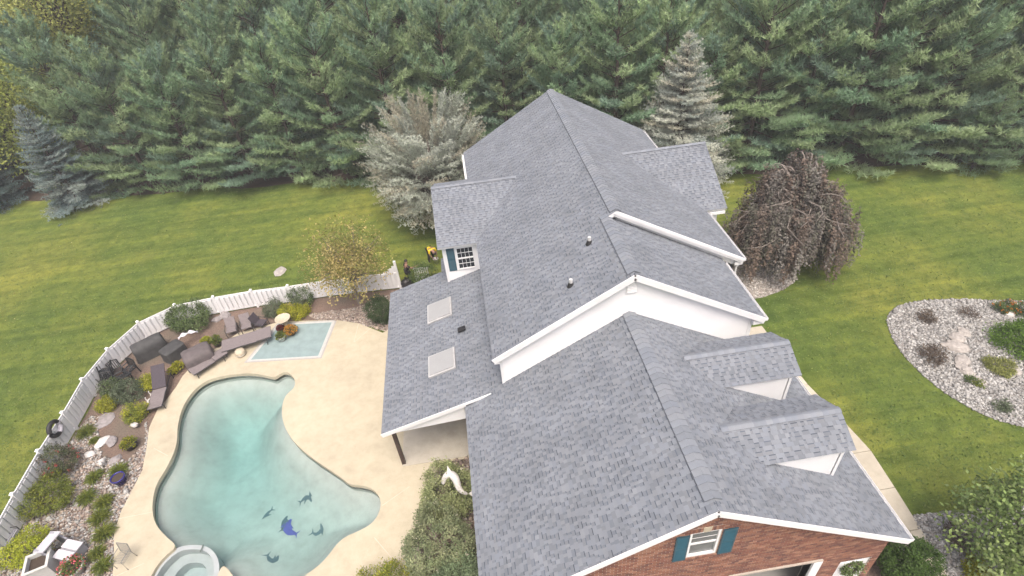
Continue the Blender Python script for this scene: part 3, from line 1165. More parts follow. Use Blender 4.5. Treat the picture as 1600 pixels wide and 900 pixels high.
# window of the west wing with one teal shutter
wf = MB()
wf.bx(-6.44, -6.36, 16.34, 16.39, 4.90, 6.30); wf.bx(-5.58, -5.50, 16.34, 16.39, 4.90, 6.30)
wf.bx(-6.36, -5.58, 16.34, 16.39, 6.22, 6.30); wf.bx(-6.36, -5.58, 16.33, 16.39, 4.90, 4.98)
wf.bx(-6.36, -5.58, 16.345, 16.39, 5.56, 5.64)
win = wf.build('window', M['trim'], house)
MB().bx(-6.36, -5.58, 16.375, 16.382, 4.98, 6.22).build('pane', M['glass'], win)
mn = MB()
for i in range(1, 4): mn.bx(-6.36 + i * .195 - .008, -6.36 + i * .195 + .008, 16.36, 16.374, 4.98, 6.22)
for z_ in (5.27, 5.93): mn.bx(-6.36, -5.58, 16.358, 16.373, z_ - .012, z_ + .012)
mn.build('muntin', M['trim'], win)
def shutter(x0_, x1_, y_, z0_, z1_):
    b = MB()
    b.bx(x0_, x0_ + .05, y_ - .03, y_, z0_, z1_); b.bx(x1_ - .05, x1_, y_ - .03, y_, z0_, z1_)
    for z_ in (z0_, (z0_ + z1_) / 2 - .03, z1_ - .06): b.bx(x0_ + .05, x1_ - .05, y_ - .03, y_, z_, z_ + .06)
    s_ = b.build('shutter', M['shutter'], house)
    k = int((z1_ - z0_) / .07)
    for i in range(k):
        zc = z0_ + .06 + i * .07
        if zc > z1_ - .07: break
        MB().box(((x0_ + x1_) / 2, y_ - .015, zc + .03), (x1_ - x0_ - .1, .012, .07), rot=Matrix.Rotation(R(-30), 3, 'X')).build('slat', M['shutter'], s_)
    return s_
shutter(-6.90, -6.50, 16.385, 4.88, 6.28)

# skylights and roof penetrations
for y_ in ((13.61, 15.0), (10.03, 11.33)):
    xa, xb = -8.24, -6.98
    za, zb = pz(xa) + .02, pz(xb) + .02
    b = MB()
    b.prism([(xa, y_[0], za), (xb, y_[0], zb), (xb, y_[1], zb), (xa, y_[1], za)], (-.03, 0, .09))
    sk = b.build('skylight', M['skyframe'], house, bevel=.015)
    b = MB()
    b.prism([(xa + .05, y_[0] + .07, za + .108), (xb - .1, y_[0] + .07, zb + .088), (xb - .1, y_[1] - .07, zb + .088), (xa + .05, y_[1] - .07, za + .108)], (-.01, 0, .03))
    b.build('dome', M['skylight'], sk, bevel=.03)
for px_, py_ in ((-.85, 10.93), (-1.97, 9.26)):
    z_ = ME + S * (px_ + BE)
    st = MB().tube([(px_, py_, z_ - .05), (px_, py_, z_ + .30)], .07, 10).build('vent_pipe', M['pipe'], house)
    MB().lathe([(.16, -.06), (.12, .03), (.09, .12), (.078, .15)], 12, (px_, py_, z_)).build('boot', M['black'], st)
x_, y_ = -6.55, 12.26
hv = MB()
hv.prism([(x_ - .2, y_ - .13, pz(x_) + .02), (x_ + .16, y_ - .13, pz(x_) + .13), (x_ + .16, y_ + .13, pz(x_) + .13), (x_ - .2, y_ + .13, pz(x_) + .02)], (-.03, 0, .10))
hv.build('hood_vent', M['black'], house, bevel=.02)

# porch: gable infill, beam and brown post
b = MB()
b.prism([(PE + .2, 8.10, pz(PE) - .22), (-6.8, 8.10, pz(PE) + .02), (-6.8, 8.10, pz(-6.8) - .15), (PE + .2, 8.10, pz(PE) - .1)], (0, .1, 0))
b.build('porch_gable', M['white'], house)
MB().bar((PE, 7.955, pz(PE) - .09), (-6.72, 7.955, pz(-6.72) - .09), .03, .2).build('rake_board', M['trim'], house)
MB().bx(PE + .25, PE + .42, 8.2, 17.3, pz(PE) - .36, pz(PE) - .10).build('porch_beam', M['trim'], house)
for y_ in (8.62, 17.2):
    MB().bx(-10.17, -10.01, y_ - .08, y_ + .08, DZ, pz(PE) - .2).build('post', M['post'], house)
MB().bx(-10.0, -6.5, 17.2, 17.3, 0, pz(-10) - .2).build('wall', M['white'], house)
MB().bx(-10.0, -9.9, 12.6, 17.3, 0, pz(-10) - .15).build('wall', M['white'], house)
MB().bx(-9.9, -6.5, 12.6, 12.7, 0, 3.2).build('wall', M['white'], house)

# ---- brick garage
def rect_in(x, z, r): return r[0] < x < r[1] and r[2] < z < r[3]
OPEN = (1.45, 4.0, -1, 3.02)
DOOR = (5.05, 6.12, -1, 2.58)
WIN = (-.47, .45, 4.85, 6.28)
gx0, gx1 = -6.42, 6.38
def sheet_xz(name, outer, holes, y, th, material):
    bm = bmesh.new()
    es = []
    for lp in [outer] + holes:
        vs = [bm.verts.new((x, y, z)) for x, z in lp]
        es += [bm.edges.new((vs[i], vs[(i + 1) % len(vs)])) for i in range(len(vs))]
    r = bmesh.ops.triangle_fill(bm, edges=es, use_beauty=True)
    ex_ = bmesh.ops.extrude_face_region(bm, geom=bm.faces[:])
    for g_ in ex_['geom']:
        if isinstance(g_, bmesh.types.BMVert): g_.co.y += th
    bmesh.ops.recalc_face_normals(bm, faces=bm.faces)
    me = bpy.data.meshes.new(name)
    bm.to_mesh(me); bm.free()
    me.materials.append(material)
    return link(bpy.data.objects.new(name, me), house)
zt = lambda x: GZ - .5615 * abs(x) - .19
bw = sheet_xz('brick_wall', [(gx0, 0), (OPEN[0], 0), (OPEN[0], OPEN[3]), (OPEN[1], OPEN[3]), (OPEN[1], 0), (DOOR[0], 0), (DOOR[0], DOOR[3]), (DOOR[1], DOOR[3]), (DOOR[1], 0), (gx1, 0), (gx1, zt(gx1)), (0, zt(0)), (gx0, zt(gx0))],
              [[(WIN[0], WIN[2]), (WIN[1], WIN[2]), (WIN[1], WIN[3]), (WIN[0], WIN[3])]], .272, .25, M['mortar'])
BP = [(.210, .098, .068), (.180, .082, .060), (.245, .120, .080), (.145, .074, .060), (.280, .155, .108), (.198, .102, .076)]
bricks = []
CH, BLN = .086, .235
z = .01
row = 0
while z < 7.7:
    x = gx0 + (0 if row % 2 == 0 else -BLN / 2)
    lim = (GZ - .20 - (z + CH)) / .5615
    while x < gx1:
        a_, b_ = max(x + .005, gx0 - .006, -lim), min(x + BLN - .006, gx1 + .006, lim)
        mx, mz = (a_ + b_) / 2, z + CH / 2
        if b_ - a_ > .05:
            bad = False
            for r in (OPEN, DOOR, (WIN[0] - .02, WIN[1] + .02, WIN[2] - .10, WIN[3] + .26)):
                if b_ > r[0] and a_ < r[1] and mz > r[2] and mz < r[3]:
                    if a_ < r[0] - .03: b_ = r[0]
                    elif b_ > r[1] + .03: a_ = r[1]
                    else: bad = True
            if not bad and b_ - a_ > .03:
                bricks.append((a_, b_, z, random.randrange(6)))
        x += BLN
    z += CH
    row += 1
def seen(a_, b_, z_):
    d = Vector(((a_ + b_) / 2, .26, z_)) - CAM
    t = d.dot(FWD)
    return t if (abs(d.dot(UPV) / t) < .515 and abs(d.dot(RGT) / t) < .915) else 1e6
full = [q for q in bricks if q[1] - q[0] > .19]
full.sort(key=lambda q: seen(q[0], q[1], q[2]))
single = set(full[:300])
bmeshes = []
for c in BP:
    t = MB()
    t.col = c
    t.box((0, 0, 0), (BLN - .020, .018, CH - .022))
    o = t.build('brick', M['brick'], bw)
    bmeshes.append(o)
used = set()
for q in full[:300]:
    if q[3] not in used:
        o = bmeshes[q[3]]; used.add(q[3])
    else:
        o = link(bmeshes[q[3]].copy(), bw)
    o.location = ((q[0] + q[1]) / 2, .264, q[2] + CH / 2)
t = MB()
for q in bricks:
    if q in single: continue
    c = BP[q[3]]; k = random.uniform(.85, 1.15)
    t.col = (c[0] * k, c[1] * k, c[2] * k)
    t.bx(q[0] + .005, q[1] - .005, .255, .274, q[2] + .011, q[2] + CH - .011)
# return of the east wall in brick
zz = .01
row = 0
while zz < 3.85:
    y_ = .27 + (0 if row % 2 else -.1)
    while y_ < 8:
        c = random.choice(BP)
        t.col = c
        y0_, y1_ = max(y_ + .005, .262), min(y_ + BLN - .006, 8.1)
        if y1_ > y0_: t.bx(gx1 - .012, gx1 + .008, y0_, y1_, zz + .006, zz + CH - .006)
        y_ += BLN
    zz += CH
    row += 1
br = t.build('bricks', M['brick'], bw)
br['kind'] = 'stuff'
MB().bx(gx1 - .2, gx1 - .002, .53, 8.1, 0, 3.9).build('wall', M['mortar'], house)
MB().bx(gx0, gx0 + .2, .53, 8.1, 0, 3.9).build('wall', M['mortar'], house)
# soldier course and keystone over the window
for i in range(13):
    x_ = -.50 + i * .0755
    if 5 <= i <= 7: continue
    t = MB(); t.col = BP[i % 6]
    t.bx(x_, x_ + .066, .252, .274, 6.30, 6.50)
    t.build('soldier_brick', M['brick'], bw)
MB().prism([(-.10, .245, 6.29), (.10, .245, 6.29), (.13, .245, 6.53), (-.13, .245, 6.53)], (0, .03, 0)).build('keystone', M['urn'], bw)
for i in range(9):
    t = MB(); t.col = BP[(i * 5) % 6]
    t.bx(-.50 + i * .112, -.50 + i * .112 + .10, .235, .274, 4.75, 4.83)
    t.build('sill_brick', M['brick'], bw)
# gable window
wf = MB()
x0_, x1_, z0_, z1_ = WIN
wf.bx(x0_, x0_ + .07, .28, .36, z0_, z1_); wf.bx(x1_ - .07, x1_, .28, .36, z0_, z1_)
wf.bx(x0_ + .07, x1_ - .07, .28, .36, z1_ - .07, z1_); wf.bx(x0_ + .07, x1_ - .07, .27, .36, z0_, z0_ + .08)
wf.bx(x0_ + .07, x1_ - .07, .30, .36, 5.52, 5.60)
win = wf.build('window', M['trim'], house)
MB().bx(x0_ + .07, x1_ - .07, .335, .345, z0_ + .08, 5.52).build('pane', M['glass_grey'], win)
MB().bx(x0_ + .07, x1_ - .07, .325, .335, 5.60, z1_ - .07).build('pane', M['glass_grey'], win)
MB().bx(x0_ + .07, x1_ - .07, .318, .324, 5.86, 5.875).build('muntin', M['trim'], win)
shutter(-.90, -.50, .25, 4.82, 6.26)
shutter(.49, .92, .25, 4.82, 6.26)
# open garage bay
MB().bx(-6.3, 6.2, .53, 8.0, 0, .03).build('garage_floor', M['floor'], house)
MB().bx(4.0, 4.30, .20, .50, 0, 3.02).build('door_jamb', M['trim'], house)
MB().bx(1.15, 1.45, .20, .50, 0, 3.02).build('door_jamb', M['trim'], house)
MB().bx(1.15, 4.30, .21, .50, 3.03, 3.10).build('door_header', M['mortar'], house)
gd = MB()
for k in range(4): gd.bx(1.5, 3.95, .75 + k * .6, 1.32 + k * .6, 2.78, 2.82)
gd.build('raised_garage_door', M['floor'], house)
# side door with a wreath
dr = MB().bx(DOOR[0], DOOR[1], .30, .36, .03, DOOR[3]).build('door', M['trim'], house)
for z0_, z1_ in ((.3, 1.0), (1.15, 1.75), (1.9, 2.4)):
    for x0_ in (5.15, 5.62):
        MB().bx(x0_, x0_ + .38, .285, .30, z0_, z1_).build('door_panel', M['trim'], dr)
MB().tube([(5.15, .29, 1.05), (5.15, .24, 1.05), (5.27, .24, 1.05)], .02, 6).build('handle', M['darkmetal'], dr)

# ------------------------------------------------------------------ plants
def norm(a):
    return a / np.maximum(np.linalg.norm(a, axis=1, keepdims=True), 1e-9)


def blades(name, P, D, L, W, C, material, parent, diamond=False, face=None):
    """one thin triangle (needle spray) or diamond (leaf) for each point"""
    P, D, C = np.asarray(P, float), norm(np.asarray(D, float)), np.asarray(C, float)
    n = len(P)
    L = np.broadcast_to(np.asarray(L, float).reshape(-1, 1), (n, 1))
    W = np.broadcast_to(np.asarray(W, float).reshape(-1, 1), (n, 1))
    sd_ = norm(np.cross(D, RNG.normal(size=(n, 3)) if face is None else norm(face) + RNG.normal(size=(n, 3)) * .38))
    if diamond:
        mid = P + D * L * .45
        V = np.stack([P, mid + sd_ * W * .5, P + D * L, mid - sd_ * W * .5], 1).reshape(-1, 3)
        F = np.arange(n * 4).reshape(-1, 4)
    else:
        V = np.stack([P - sd_ * W * .5, P + sd_ * W * .5, P + D * L], 1).reshape(-1, 3)
        F = np.arange(n * 3).reshape(-1, 3)
    return mesh_np(name, V, F, material, parent, cols=C)


def conifer(seed, H, rmax, prof, elev, whorls, nb, z0=.08, tw_sp=.24, tw_len=.36, tf_sp=.16, nbl=8, bl=.2, bw=.03,
            droop=.1, curl=.12, up=.5, spread=.7, pal=((.05, .08, .05),), trunk_r=.16, bark='bark', start=.22, pend=0.0, zj=.1, limbs=None):
    g = random.Random(seed)
    P, D, C = [], [], []
    tb = MB()
    tb.tube([(0, 0, -.1), (g.uniform(-.1, .1), g.uniform(-.1, .1), H * .5), (0, 0, H * .98)], [trunk_r, trunk_r * .65, .02], 7)
    if limbs is None:
        limbs = []
        for i in range(whorls):
            t_ = i / (whorls - 1)
            z = H * (z0 + (.975 - z0) * t_) + g.uniform(-zj, zj)
            k = nb if t_ < .85 else max(3, nb - 2)
            a0 = g.uniform(0, 6.28)
            for j in range(k):
                limbs.append((z + g.uniform(-zj, zj), a0 + j * 6.283 / k + g.uniform(-.35, .35),
                              rmax * prof(t_) * g.uniform(.68, 1.12) + .12, elev(t_) + g.uniform(-.14, .14)))
    for (z, az, L, el) in limbs:
        if True:
            ch, sh = math.cos(el), math.sin(el)
            ca, sa = math.cos(az), math.sin(az)
            def pos(t):
                h = L * t * ch
                zz = L * (t * sh - droop * t * t + curl * t ** 3)
                return (h * ca, h * sa, z + zz)
            pth = [pos(q) for q in (0, .35, .7, 1)]
            tb.tube(pth, [.012 + .018 * L / 2, .01 + .012 * L / 2, .012, .005], 4, False)
            bc = pal[g.randrange(len(pal))]
            bk = g.uniform(.82, 1.2)
            t = start
            side = 1
            while t <= 1.0:
                p = pos(t)
                p2 = pos(min(1, t + .05)); p1 = pos(t - .05)
                dx, dy, dz_ = p2[0] - p1[0], p2[1] - p1[1], p2[2] - p1[2]
                l_ = math.sqrt(dx * dx + dy * dy + dz_ * dz_) + 1e-6
                dx, dy, dz_ = dx / l_, dy / l_, dz_ / l_
                ang = side * g.uniform(.6, 1.15) if t < .97 else 0
                c_, s_ = math.cos(ang), math.sin(ang)
                tx, ty, tz = dx * c_ - dy * s_, dx * s_ + dy * c_, dz_ + g.uniform(-.05, .25)
                tl = (tw_len * L * (1.05 - .6 * t) + .16) * g.uniform(.7, 1.2)
                nt_ = max(2, int(tl / tf_sp))
                for q in range(nt_):
                    f = (q + .6) / nt_ * tl
                    jit = .05
                    px_ = p[0] + tx * f + g.uniform(-jit, jit)
                    py_ = p[1] + ty * f + g.uniform(-jit, jit)
                    pz_ = p[2] + tz * f - pend * f * f + g.uniform(-jit, jit)
                    P.append((px_, py_, pz_))
                    D.append((tx * .7, ty * .7, tz * .7 + up - pend * 1.2 * (q / nt_)))
                    kk = bk * g.uniform(.85, 1.18)
                    C.append((bc[0] * kk, bc[1] * kk, bc[2] * kk))
                side = -side
                t += tw_sp / L * .5
    P, D, C = np.array(P), norm(np.array(D)), np.array(C)
    n = len(P)
    P = np.repeat(P, nbl, 0)
    D = np.repeat(D, nbl, 0) + RNG.normal(size=(n * nbl, 3)) * spread
    C = np.repeat(C, nbl, 0)
    return tb, (P, D, bl * RNG.uniform(.7, 1.25, n * nbl), bw, C)


def make_conifer(name, label, cat, loc, seed, bark='bark', group=None, rz=0.0, **kw):
    t = thing(name, label, cat, loc, rz, group)
    tb, (P, D, L, W, C) = conifer(seed, **kw)
    tb.build('trunk', M[bark], t)
    fc_ = P * np.array([1, 1, 0.0]) * .22 + np.array([0, 0, 1.0])
    blades('crown', P, D, L, W, C, M['needle'], t, face=fc_)
    return t


PINE = [(.092, .132, .078), (.078, .118, .076), (.112, .148, .080), (.078, .114, .084), (.126, .160, .090)]
pine_prof = lambda t: (1 - t) ** .42 * (.92 + .14 * math.sin(t * 11)) if t > .1 else .92
protos = []
for k in range(5):
    H = [13.5, 12.2, 14.6, 13.0, 11.4][k]
    tr_ = make_conifer('pine_tree', 'pine', 'tree', (0, 0, 0), 100 + k, H=H, rmax=[4.7, 4.3, 4.9, 4.2, 4.5][k], prof=pine_prof,
                       elev=lambda t: -.05 + 1.05 * t, whorls=19, nb=6, z0=.05, tw_sp=.38, tw_len=.28, tf_sp=.22, nbl=12, bl=.38, bw=.066,
                       droop=.22, curl=.36, up=1.0, zj=.4, spread=.6, start=.34, pal=PINE, trunk_r=.2)
    protos.append(tr_)

front = [(-150, 330), (-75, 322), (165, 292), (235, 296), (318, 288), (395, 290), (470, 280), (545, 276), (630, 272), (720, 268), (800, 266), (880, 264), (960, 262),
         (1035, 262), (1105, 261), (1175, 258), (1245, 252), (1315, 250), (1385, 250), (1450, 248), (1580, 246), (1650, 246)]
words = ['first', 'second', 'third', 'fourth', 'fifth', 'sixth', 'seventh', 'eighth', 'ninth', 'tenth', 'eleventh', 'twelfth', 'thirteenth', 'fourteenth',
         'fifteenth', 'sixteenth', 'seventeenth', 'eighteenth', 'nineteenth', 'twentieth', 'twenty-first', 'twenty-second']
hints = ['cut by the left edge', 'behind the left spruce', 'right of the left blue spruce', 'over the left lawn edge', 'with long low limbs over the lawn',
         'left of the lawn centre', 'behind the thin yellow tree', 'left of the silver cedar', 'behind the silver cedar', 'behind the cedar and roof',
         'left of the roof peak', 'above the roof peak', 'right of the roof peak', 'left of the blue-grey spruce', 'behind the blue-grey spruce',
         'right of the blue-grey spruce', 'above the weeping copper tree', 'right of the weeping tree', 'over the right lawn', 'left of the young bright pine',
         'behind the young bright pine', 'cut by the right edge']
used_p = [False] * 5
def place_pine(loc, rz, sc, k, label, group):
    if not used_p[k]:
        t = protos[k]; used_p[k] = True
    else:
        t = copy_tree(protos[k])
    t.location = loc
    t.rotation_euler = (0, 0, rz)
    t.scale = sc
    tag(t, label, 'tree', group)
g = random.Random(5)
for i, q in enumerate(front):
    p = gp(*q)
    back = .3 + g.uniform(0, 1.1)
    s = g.uniform(.9, 1.1)
    place_pine((p.x, p.y + back, 0), g.uniform(0, 6.28), (s * 1.05, s * 1.05, s * g.uniform(.93, 1.06)), i % 5,
               'front-row pine, %s from left, %s' % (words[i], hints[i]), 'front row of pines behind the lawn')
for r_, (dy, n_, s0) in enumerate(((6.0, 20, 1.14), (11.5, 20, 1.32), (18, 17, 1.5), (27, 15, 1.75), (38, 13, 2.0))):
    for i in range(n_):
        f = i / (n_ - 1)
        x_ = -56 + 118 * f + g.uniform(-1.2, 1.2) + (r_ % 2) * 2.4
        yb = np.interp(x_, [-60, -40, -18, 4, 18, 36, 60], [47, 43.5, 39.3, 34.5, 30.7, 26.3, 21]) + dy + g.uniform(-1.2, 1.2)
        if -49 < x_ < -36 and r_ < 2: continue
        s = s0 * g.uniform(.9, 1.1)
        place_pine((x_, yb, 0), g.uniform(0, 6.28), (s * .95, s * .95, s), g.randrange(5), 'tall pine deep in the dense wood behind the front row', 'pines deep in the wood')

# blue spruces
BLUE = [(.085, .110, .110), (.108, .130, .127), (.072, .096, .098), (.125, .142, .134)]
spr_prof = lambda t: (1 - t) ** .82 * .98 + .02
spr = dict(prof=spr_prof, elev=lambda t: -.22 + .75 * t, nb=8, z0=.04, tw_sp=.2, tw_len=.30, tf_sp=.13, nbl=8, bl=.18, bw=.045, droop=.10, curl=.16, up=.3, spread=.75)
p = gp(112, 318)
make_conifer('blue_spruce', 'silvery blue spruce standing at the left lawn edge before the pines', 'tree', (p.x + 1.0, p.y - .3, 0), 201, H=8.9, rmax=3.1, whorls=24, pal=BLUE, **spr)
p = gp(5, 322)
make_conifer('blue_spruce', 'dark blue spruce cut by the left picture edge', 'tree', (p.x - .5, p.y, 0), 202, H=8.0, rmax=2.8, whorls=22, pal=[(.055, .08, .078), (.066, .09, .086)], **spr)
p = gp(1070, 285)
make_conifer('blue_spruce', 'pale grey-blue spruce behind the right roof wing', 'tree', (p.x - .9, p.y, 0), 203, H=11.2, rmax=4.1, whorls=34,
             pal=[(.168, .178, .158), (.198, .204, .18), (.14, .155, .142), (.185, .18, .152)], **spr)
p = gp(1520, 262)
make_conifer('pine_tree', 'young bright green pine at the right lawn edge', 'tree', (p.x, p.y, 0), 204, H=6.2, rmax=2.6, whorls=13, prof=lambda t: (1 - t) ** .8, elev=lambda t: .05 + .8 * t,
             nb=6, z0=.05, tw_sp=.26, tw_len=.36, tf_sp=.18, nbl=9, bl=.26, bw=.04, droop=.15, curl=.2, up=.5, spread=.55, pal=[(.078, .118, .062), (.09, .13, .068), (.07, .108, .06)])
# silver cedar: many ascending limbs, airy sprays
p = gp(690, 338)
gc = random.Random(77)
vase = []
for i in range(330):
    el = math.asin(gc.uniform(-.02, .99))
    z_ = gc.uniform(.9, 3.2)
    # length to an uneven egg-shaped outline
    az = i * 2.399 + gc.uniform(-.3, .3)
    rx, rz_, cz_ = 4.3 * (1 + .12 * math.sin(3 * az) + gc.uniform(-.12, .12)), 5.5, 4.6
    dx, dz_ = math.cos(el), math.sin(el)
    A_ = (dx / rx) ** 2 + (dz_ / rz_) ** 2
    B_ = 2 * dz_ * (z_ - cz_) / rz_ ** 2
    C_ = ((z_ - cz_) / rz_) ** 2 - 1
    vase.append((z_, az, (-B_ + math.sqrt(max(0, B_ * B_ - 4 * A_ * C_))) / (2 * A_), el + .06))
make_conifer('cedar_tree', 'broad silver-grey cedar left of the house roof', 'tree', (p.x - .1, p.y, 0), 205, bark='bark_pale', H=6.0, rmax=4, whorls=2, prof=None, elev=None, nb=1, limbs=vase,
             tw_sp=.34, tw_len=.26, tf_sp=.16, nbl=7, bl=.18, bw=.042, droop=.14, curl=.02, up=.35, spread=.9,
             pal=[(.172, .186, .160), (.20, .212, .184), (.138, .15, .126), (.175, .168, .134)], trunk_r=.2, start=.5, pend=.35)


def leafy(name, label, cat, loc, H, crown_r, crown_z, nclust, leaves, leaf, pal, seed, squash=.8, bark='bark', gap=.0, group=None, clust_r=.5, flowers=None, trunk=True, shell=.55):
    """tree or shrub: limbs that fork to leaf clusters"""
    g = random.Random(seed)
    t = thing(name, label, cat, loc, g.uniform(0, 6.28), group)
    tb = MB()
    cz = crown_z
    cent = []
    while len(cent) < nclust:
        v = Vector((g.gauss(0, 1), g.gauss(0, 1), g.gauss(0, 1)))
        v.normalize()
        rr = g.uniform(shell, 1) * (1 + .16 * math.sin(3 * math.atan2(v.y, v.x) + seed) + .12 * math.sin(5 * v.z + seed))
        q = Vector((v.x * rr * crown_r, v.y * rr * crown_r, cz + v.z * rr * crown_r * squash))
        if q.z < .06: q.z = .06 + g.random() * .15
        cent.append(q)
    if trunk:
        fork = max(.25, cz - crown_r * squash * .75)
        r0 = .035 + .02 * H
        tb.tube([(0, 0, -.1), (g.uniform(-.05, .05) * H, g.uniform(-.04, .04) * H, fork)], [r0, r0 * .7], 7)
        base = Vector((0, 0, fork))
    else:
        r0 = .02
        base = Vector((0, 0, .05))
    step = max(1, len(cent) // (26 if trunk else 12))
    for q in cent[::step]:
        mid = base.lerp(q, .5) + Vector((g.uniform(-.12, .12), g.uniform(-.12, .12), .12)) * crown_r
        tb.tube([base, mid, q], [r0 * .5, r0 * .28, .006], 5, False)
    tb.build('trunk' if trunk else 'stem', M[bark], t)
    c = np.array([tuple(q) for q in cent])
    n = nclust * leaves
    P = np.repeat(c, leaves, 0) + RNG.normal(size=(n, 3)) * clust_r * .5
    P[:, 2] = np.maximum(P[:, 2], .03)
    out = P - np.array([0, 0, cz - crown_r * squash * .5])
    D = norm(out) * .35 + RNG.normal(size=(n, 3)) * .7 + np.array([0, 0, .1])
    pal = np.array(pal)
    cc = pal[RNG.integers(0, len(pal), nclust)] * RNG.uniform(.72, 1.28, (nclust, 1))
    C = np.repeat(cc, leaves, 0) * RNG.uniform(.8, 1.22, (n, 1))
    blades('crown' if trunk else 'foliage', P, D, leaf * RNG.uniform(.7, 1.3, n), leaf * .62, C, M['leaf'], t, diamond=True, face=norm(out) + np.array([0, 0, .5]))
    if flowers:
        fc, fn, fs = flowers
        idx = RNG.integers(0, nclust, fn)
        fp = c[idx]
        top = fp[:, 2] > cz - crown_r * squash * .3
        fp = fp[top]
        pts = np.repeat(fp + norm(fp - np.array([0, 0, cz * .3])) * .1, 7, 0) + RNG.normal(size=(len(fp) * 7, 3)) * fs * .4
        blades('flowers', pts, RNG.normal(size=pts.shape) + [0, 0, .8], fs, fs * .9, np.array(fc) * RNG.uniform(.75, 1.2, (len(pts), 1)), M['leaf'], t, diamond=True)['kind'] = 'stuff'
    return t


# broadleaf trees at the left end of the wood
p = gp(70, 300)
leafy('broadleaf_tree', 'yellow-green broadleaf tree rising behind the left blue spruce', 'tree', (p.x - .5, p.y + 2.2, 0), 12, 4.4, 7.6, 460, 34, .24, [(.22, .26, .06), (.19, .23, .06), (.25, .28, .07)], 31, 1.05, clust_r=1.0)
p = gp(150, 300)
leafy('broadleaf_tree', 'yellow-tinged broadleaf tree at the top left among pines', 'tree', (p.x + .5, p.y + 7.5, 0), 17, 4.0, 14.0, 340, 34, .24, [(.24, .25, .07), (.20, .22, .065)], 32, 1.0, clust_r=1.0)
p = gp(700, 280)
leafy('broadleaf_tree', 'russet broadleaf tree peeping through the pines at the top middle', 'tree', (p.x, p.y + 14, 0), 14, 3.2, 12.0, 200, 34, .22, [(.15, .085, .05), (.12, .09, .045)], 33, .95, clust_r=.9)
# thin yellowing tree inside the fence
p = gp(563, 474)
leafy('thin_tree', 'thin yellowing ornamental tree behind the pool deck', 'tree', (p.x, p.y, 0), 5.6, 2.6, 3.5, 420, 16, .14, [(.27, .225, .08), (.21, .19, .07), (.32, .26, .11), (.17, .17, .05)], 34, .85, 'bark_pale', clust_r=.5, shell=.25)
# tree cut by the lower right corner
p = gp(1612, 850, 2.0)
leafy('broadleaf_tree', 'light green leafy tree cut by the lower right corner', 'tree', (p.x, p.y, 0), 5.4, 2.3, 3.0, 420, 26, .15, [(.14, .20, .065), (.165, .225, .075), (.115, .17, .06), (.185, .235, .10)], 35, 1.0, 'bark_pale', clust_r=.42)


def weeping(label, loc, H, rad, seed):
    g = random.Random(seed)
    t = thing('weeping_beech', label, 'tree', loc)
    tb = MB()
    tb.tube([(0, 0, -.1), (.15, .1, H * .4), (0, 0, H * .86)], [.24, .19, .10], 8)
    P, D, C = [], [], []
    pal = [(.128, .104, .086), (.108, .095, .083), (.148, .114, .090), (.118, .116, .092), (.155, .145, .130)]
    tw = MB()
    for i in range(62):
        az = i * 2.399 + g.uniform(-.5, .5)
        reach = rad * g.choice((.3, .55, .75, .92, 1.0, 1.0)) * g.uniform(.82, 1.15) * (1 + .13 * math.sin(2 * az + 1) + .09 * math.sin(5 * az))
        zs = H * g.uniform(.55, .86)
        top = H * (1.0 - .42 * (reach / rad) ** 1.7) * g.uniform(.80, 1.04)
        pts = []
        for q in range(7):
            f = q / 6
            hz = zs + (top - zs) * math.sin(min(1, f * 1.25) * math.pi / 2) - max(0, f - .7) * .8
            wob = .18 * math.sin(f * 7 + i)
            pts.append(Vector((math.cos(az + wob) * reach * f, math.sin(az + wob) * reach * f, hz)))
        tb.tube(pts, [.075, .065, .055, .045, .035, .025, .012], 5, False)
        ns = 25
        for s_ in range(ns):
            f = .22 + .78 * (s_ / ns) + g.uniform(-.02, .02)
            k = min(5, int(f * 6))
            p = pts[k].lerp(pts[k + 1], f * 6 - k if f < 1 else 1)
            p = p + Vector((g.uniform(-.45, .45), g.uniform(-.45, .45), g.uniform(-.35, .06)))
            rr = math.hypot(p.x, p.y)
            low_ = max(.1, p.z * (.05 + .7 * max(0, 1 - rr / rad)) * g.uniform(.4, 1.2))
            drop = max(.5, min(p.z - .15, (p.z - low_)) * g.uniform(.55, 1.0))
            out = Vector((p.x, p.y, 0)).normalized() * g.uniform(0, .5)
            c = pal[g.randrange(5)]
            kk = g.uniform(.75, 1.3)
            m_ = int(drop / .095)
            sx_, sy_ = g.uniform(-.12, .12), g.uniform(-.12, .12)
            for q in range(m_):
                u_ = q / max(1, m_)
                P.append((p.x + out.x * math.sin(u_ * 1.5) * .6 + sx_ * u_, p.y + out.y * math.sin(u_ * 1.5) * .6 + sy_ * u_, p.z - drop * u_))
                D.append((g.uniform(-.7, .7) + out.x, g.uniform(-.7, .7) + out.y, -.5))
                C.append((c[0] * kk, c[1] * kk, c[2] * kk))
            if s_ % 5 == 0:
                tw.tube([p, p + out * .4 + Vector((sx_, sy_, -drop * .5))], [.014, .006], 3, False)
    tb.build('trunk', M['bark_pale'], t)
    tw.build('twig', M['bark_pale'], t)['kind'] = 'stuff'
    P, D, C = np.array(P), np.array(D), np.array(C)
    P = np.repeat(P, 3, 0) + RNG.normal(size=(len(P) * 3, 3)) * .07
    D = np.repeat(D, 3, 0) + RNG.normal(size=P.shape) * .5
    C = np.repeat(C, 3, 0) * RNG.uniform(.8, 1.25, (len(P), 1))
    blades('crown', P, D, 1 * .16 * RNG.uniform(.7, 1.3, len(P)), .10, C, M['leaf'], t, diamond=True, face=P * np.array([1, 1, 0]) * .5 + np.array([0, 0, 1.0]))
p = gp(1222, 405)
weeping('dark copper weeping tree with drooping branches on the right lawn', (p.x - .15, p.y - .1, 0), 7.3, 3.45, 41)


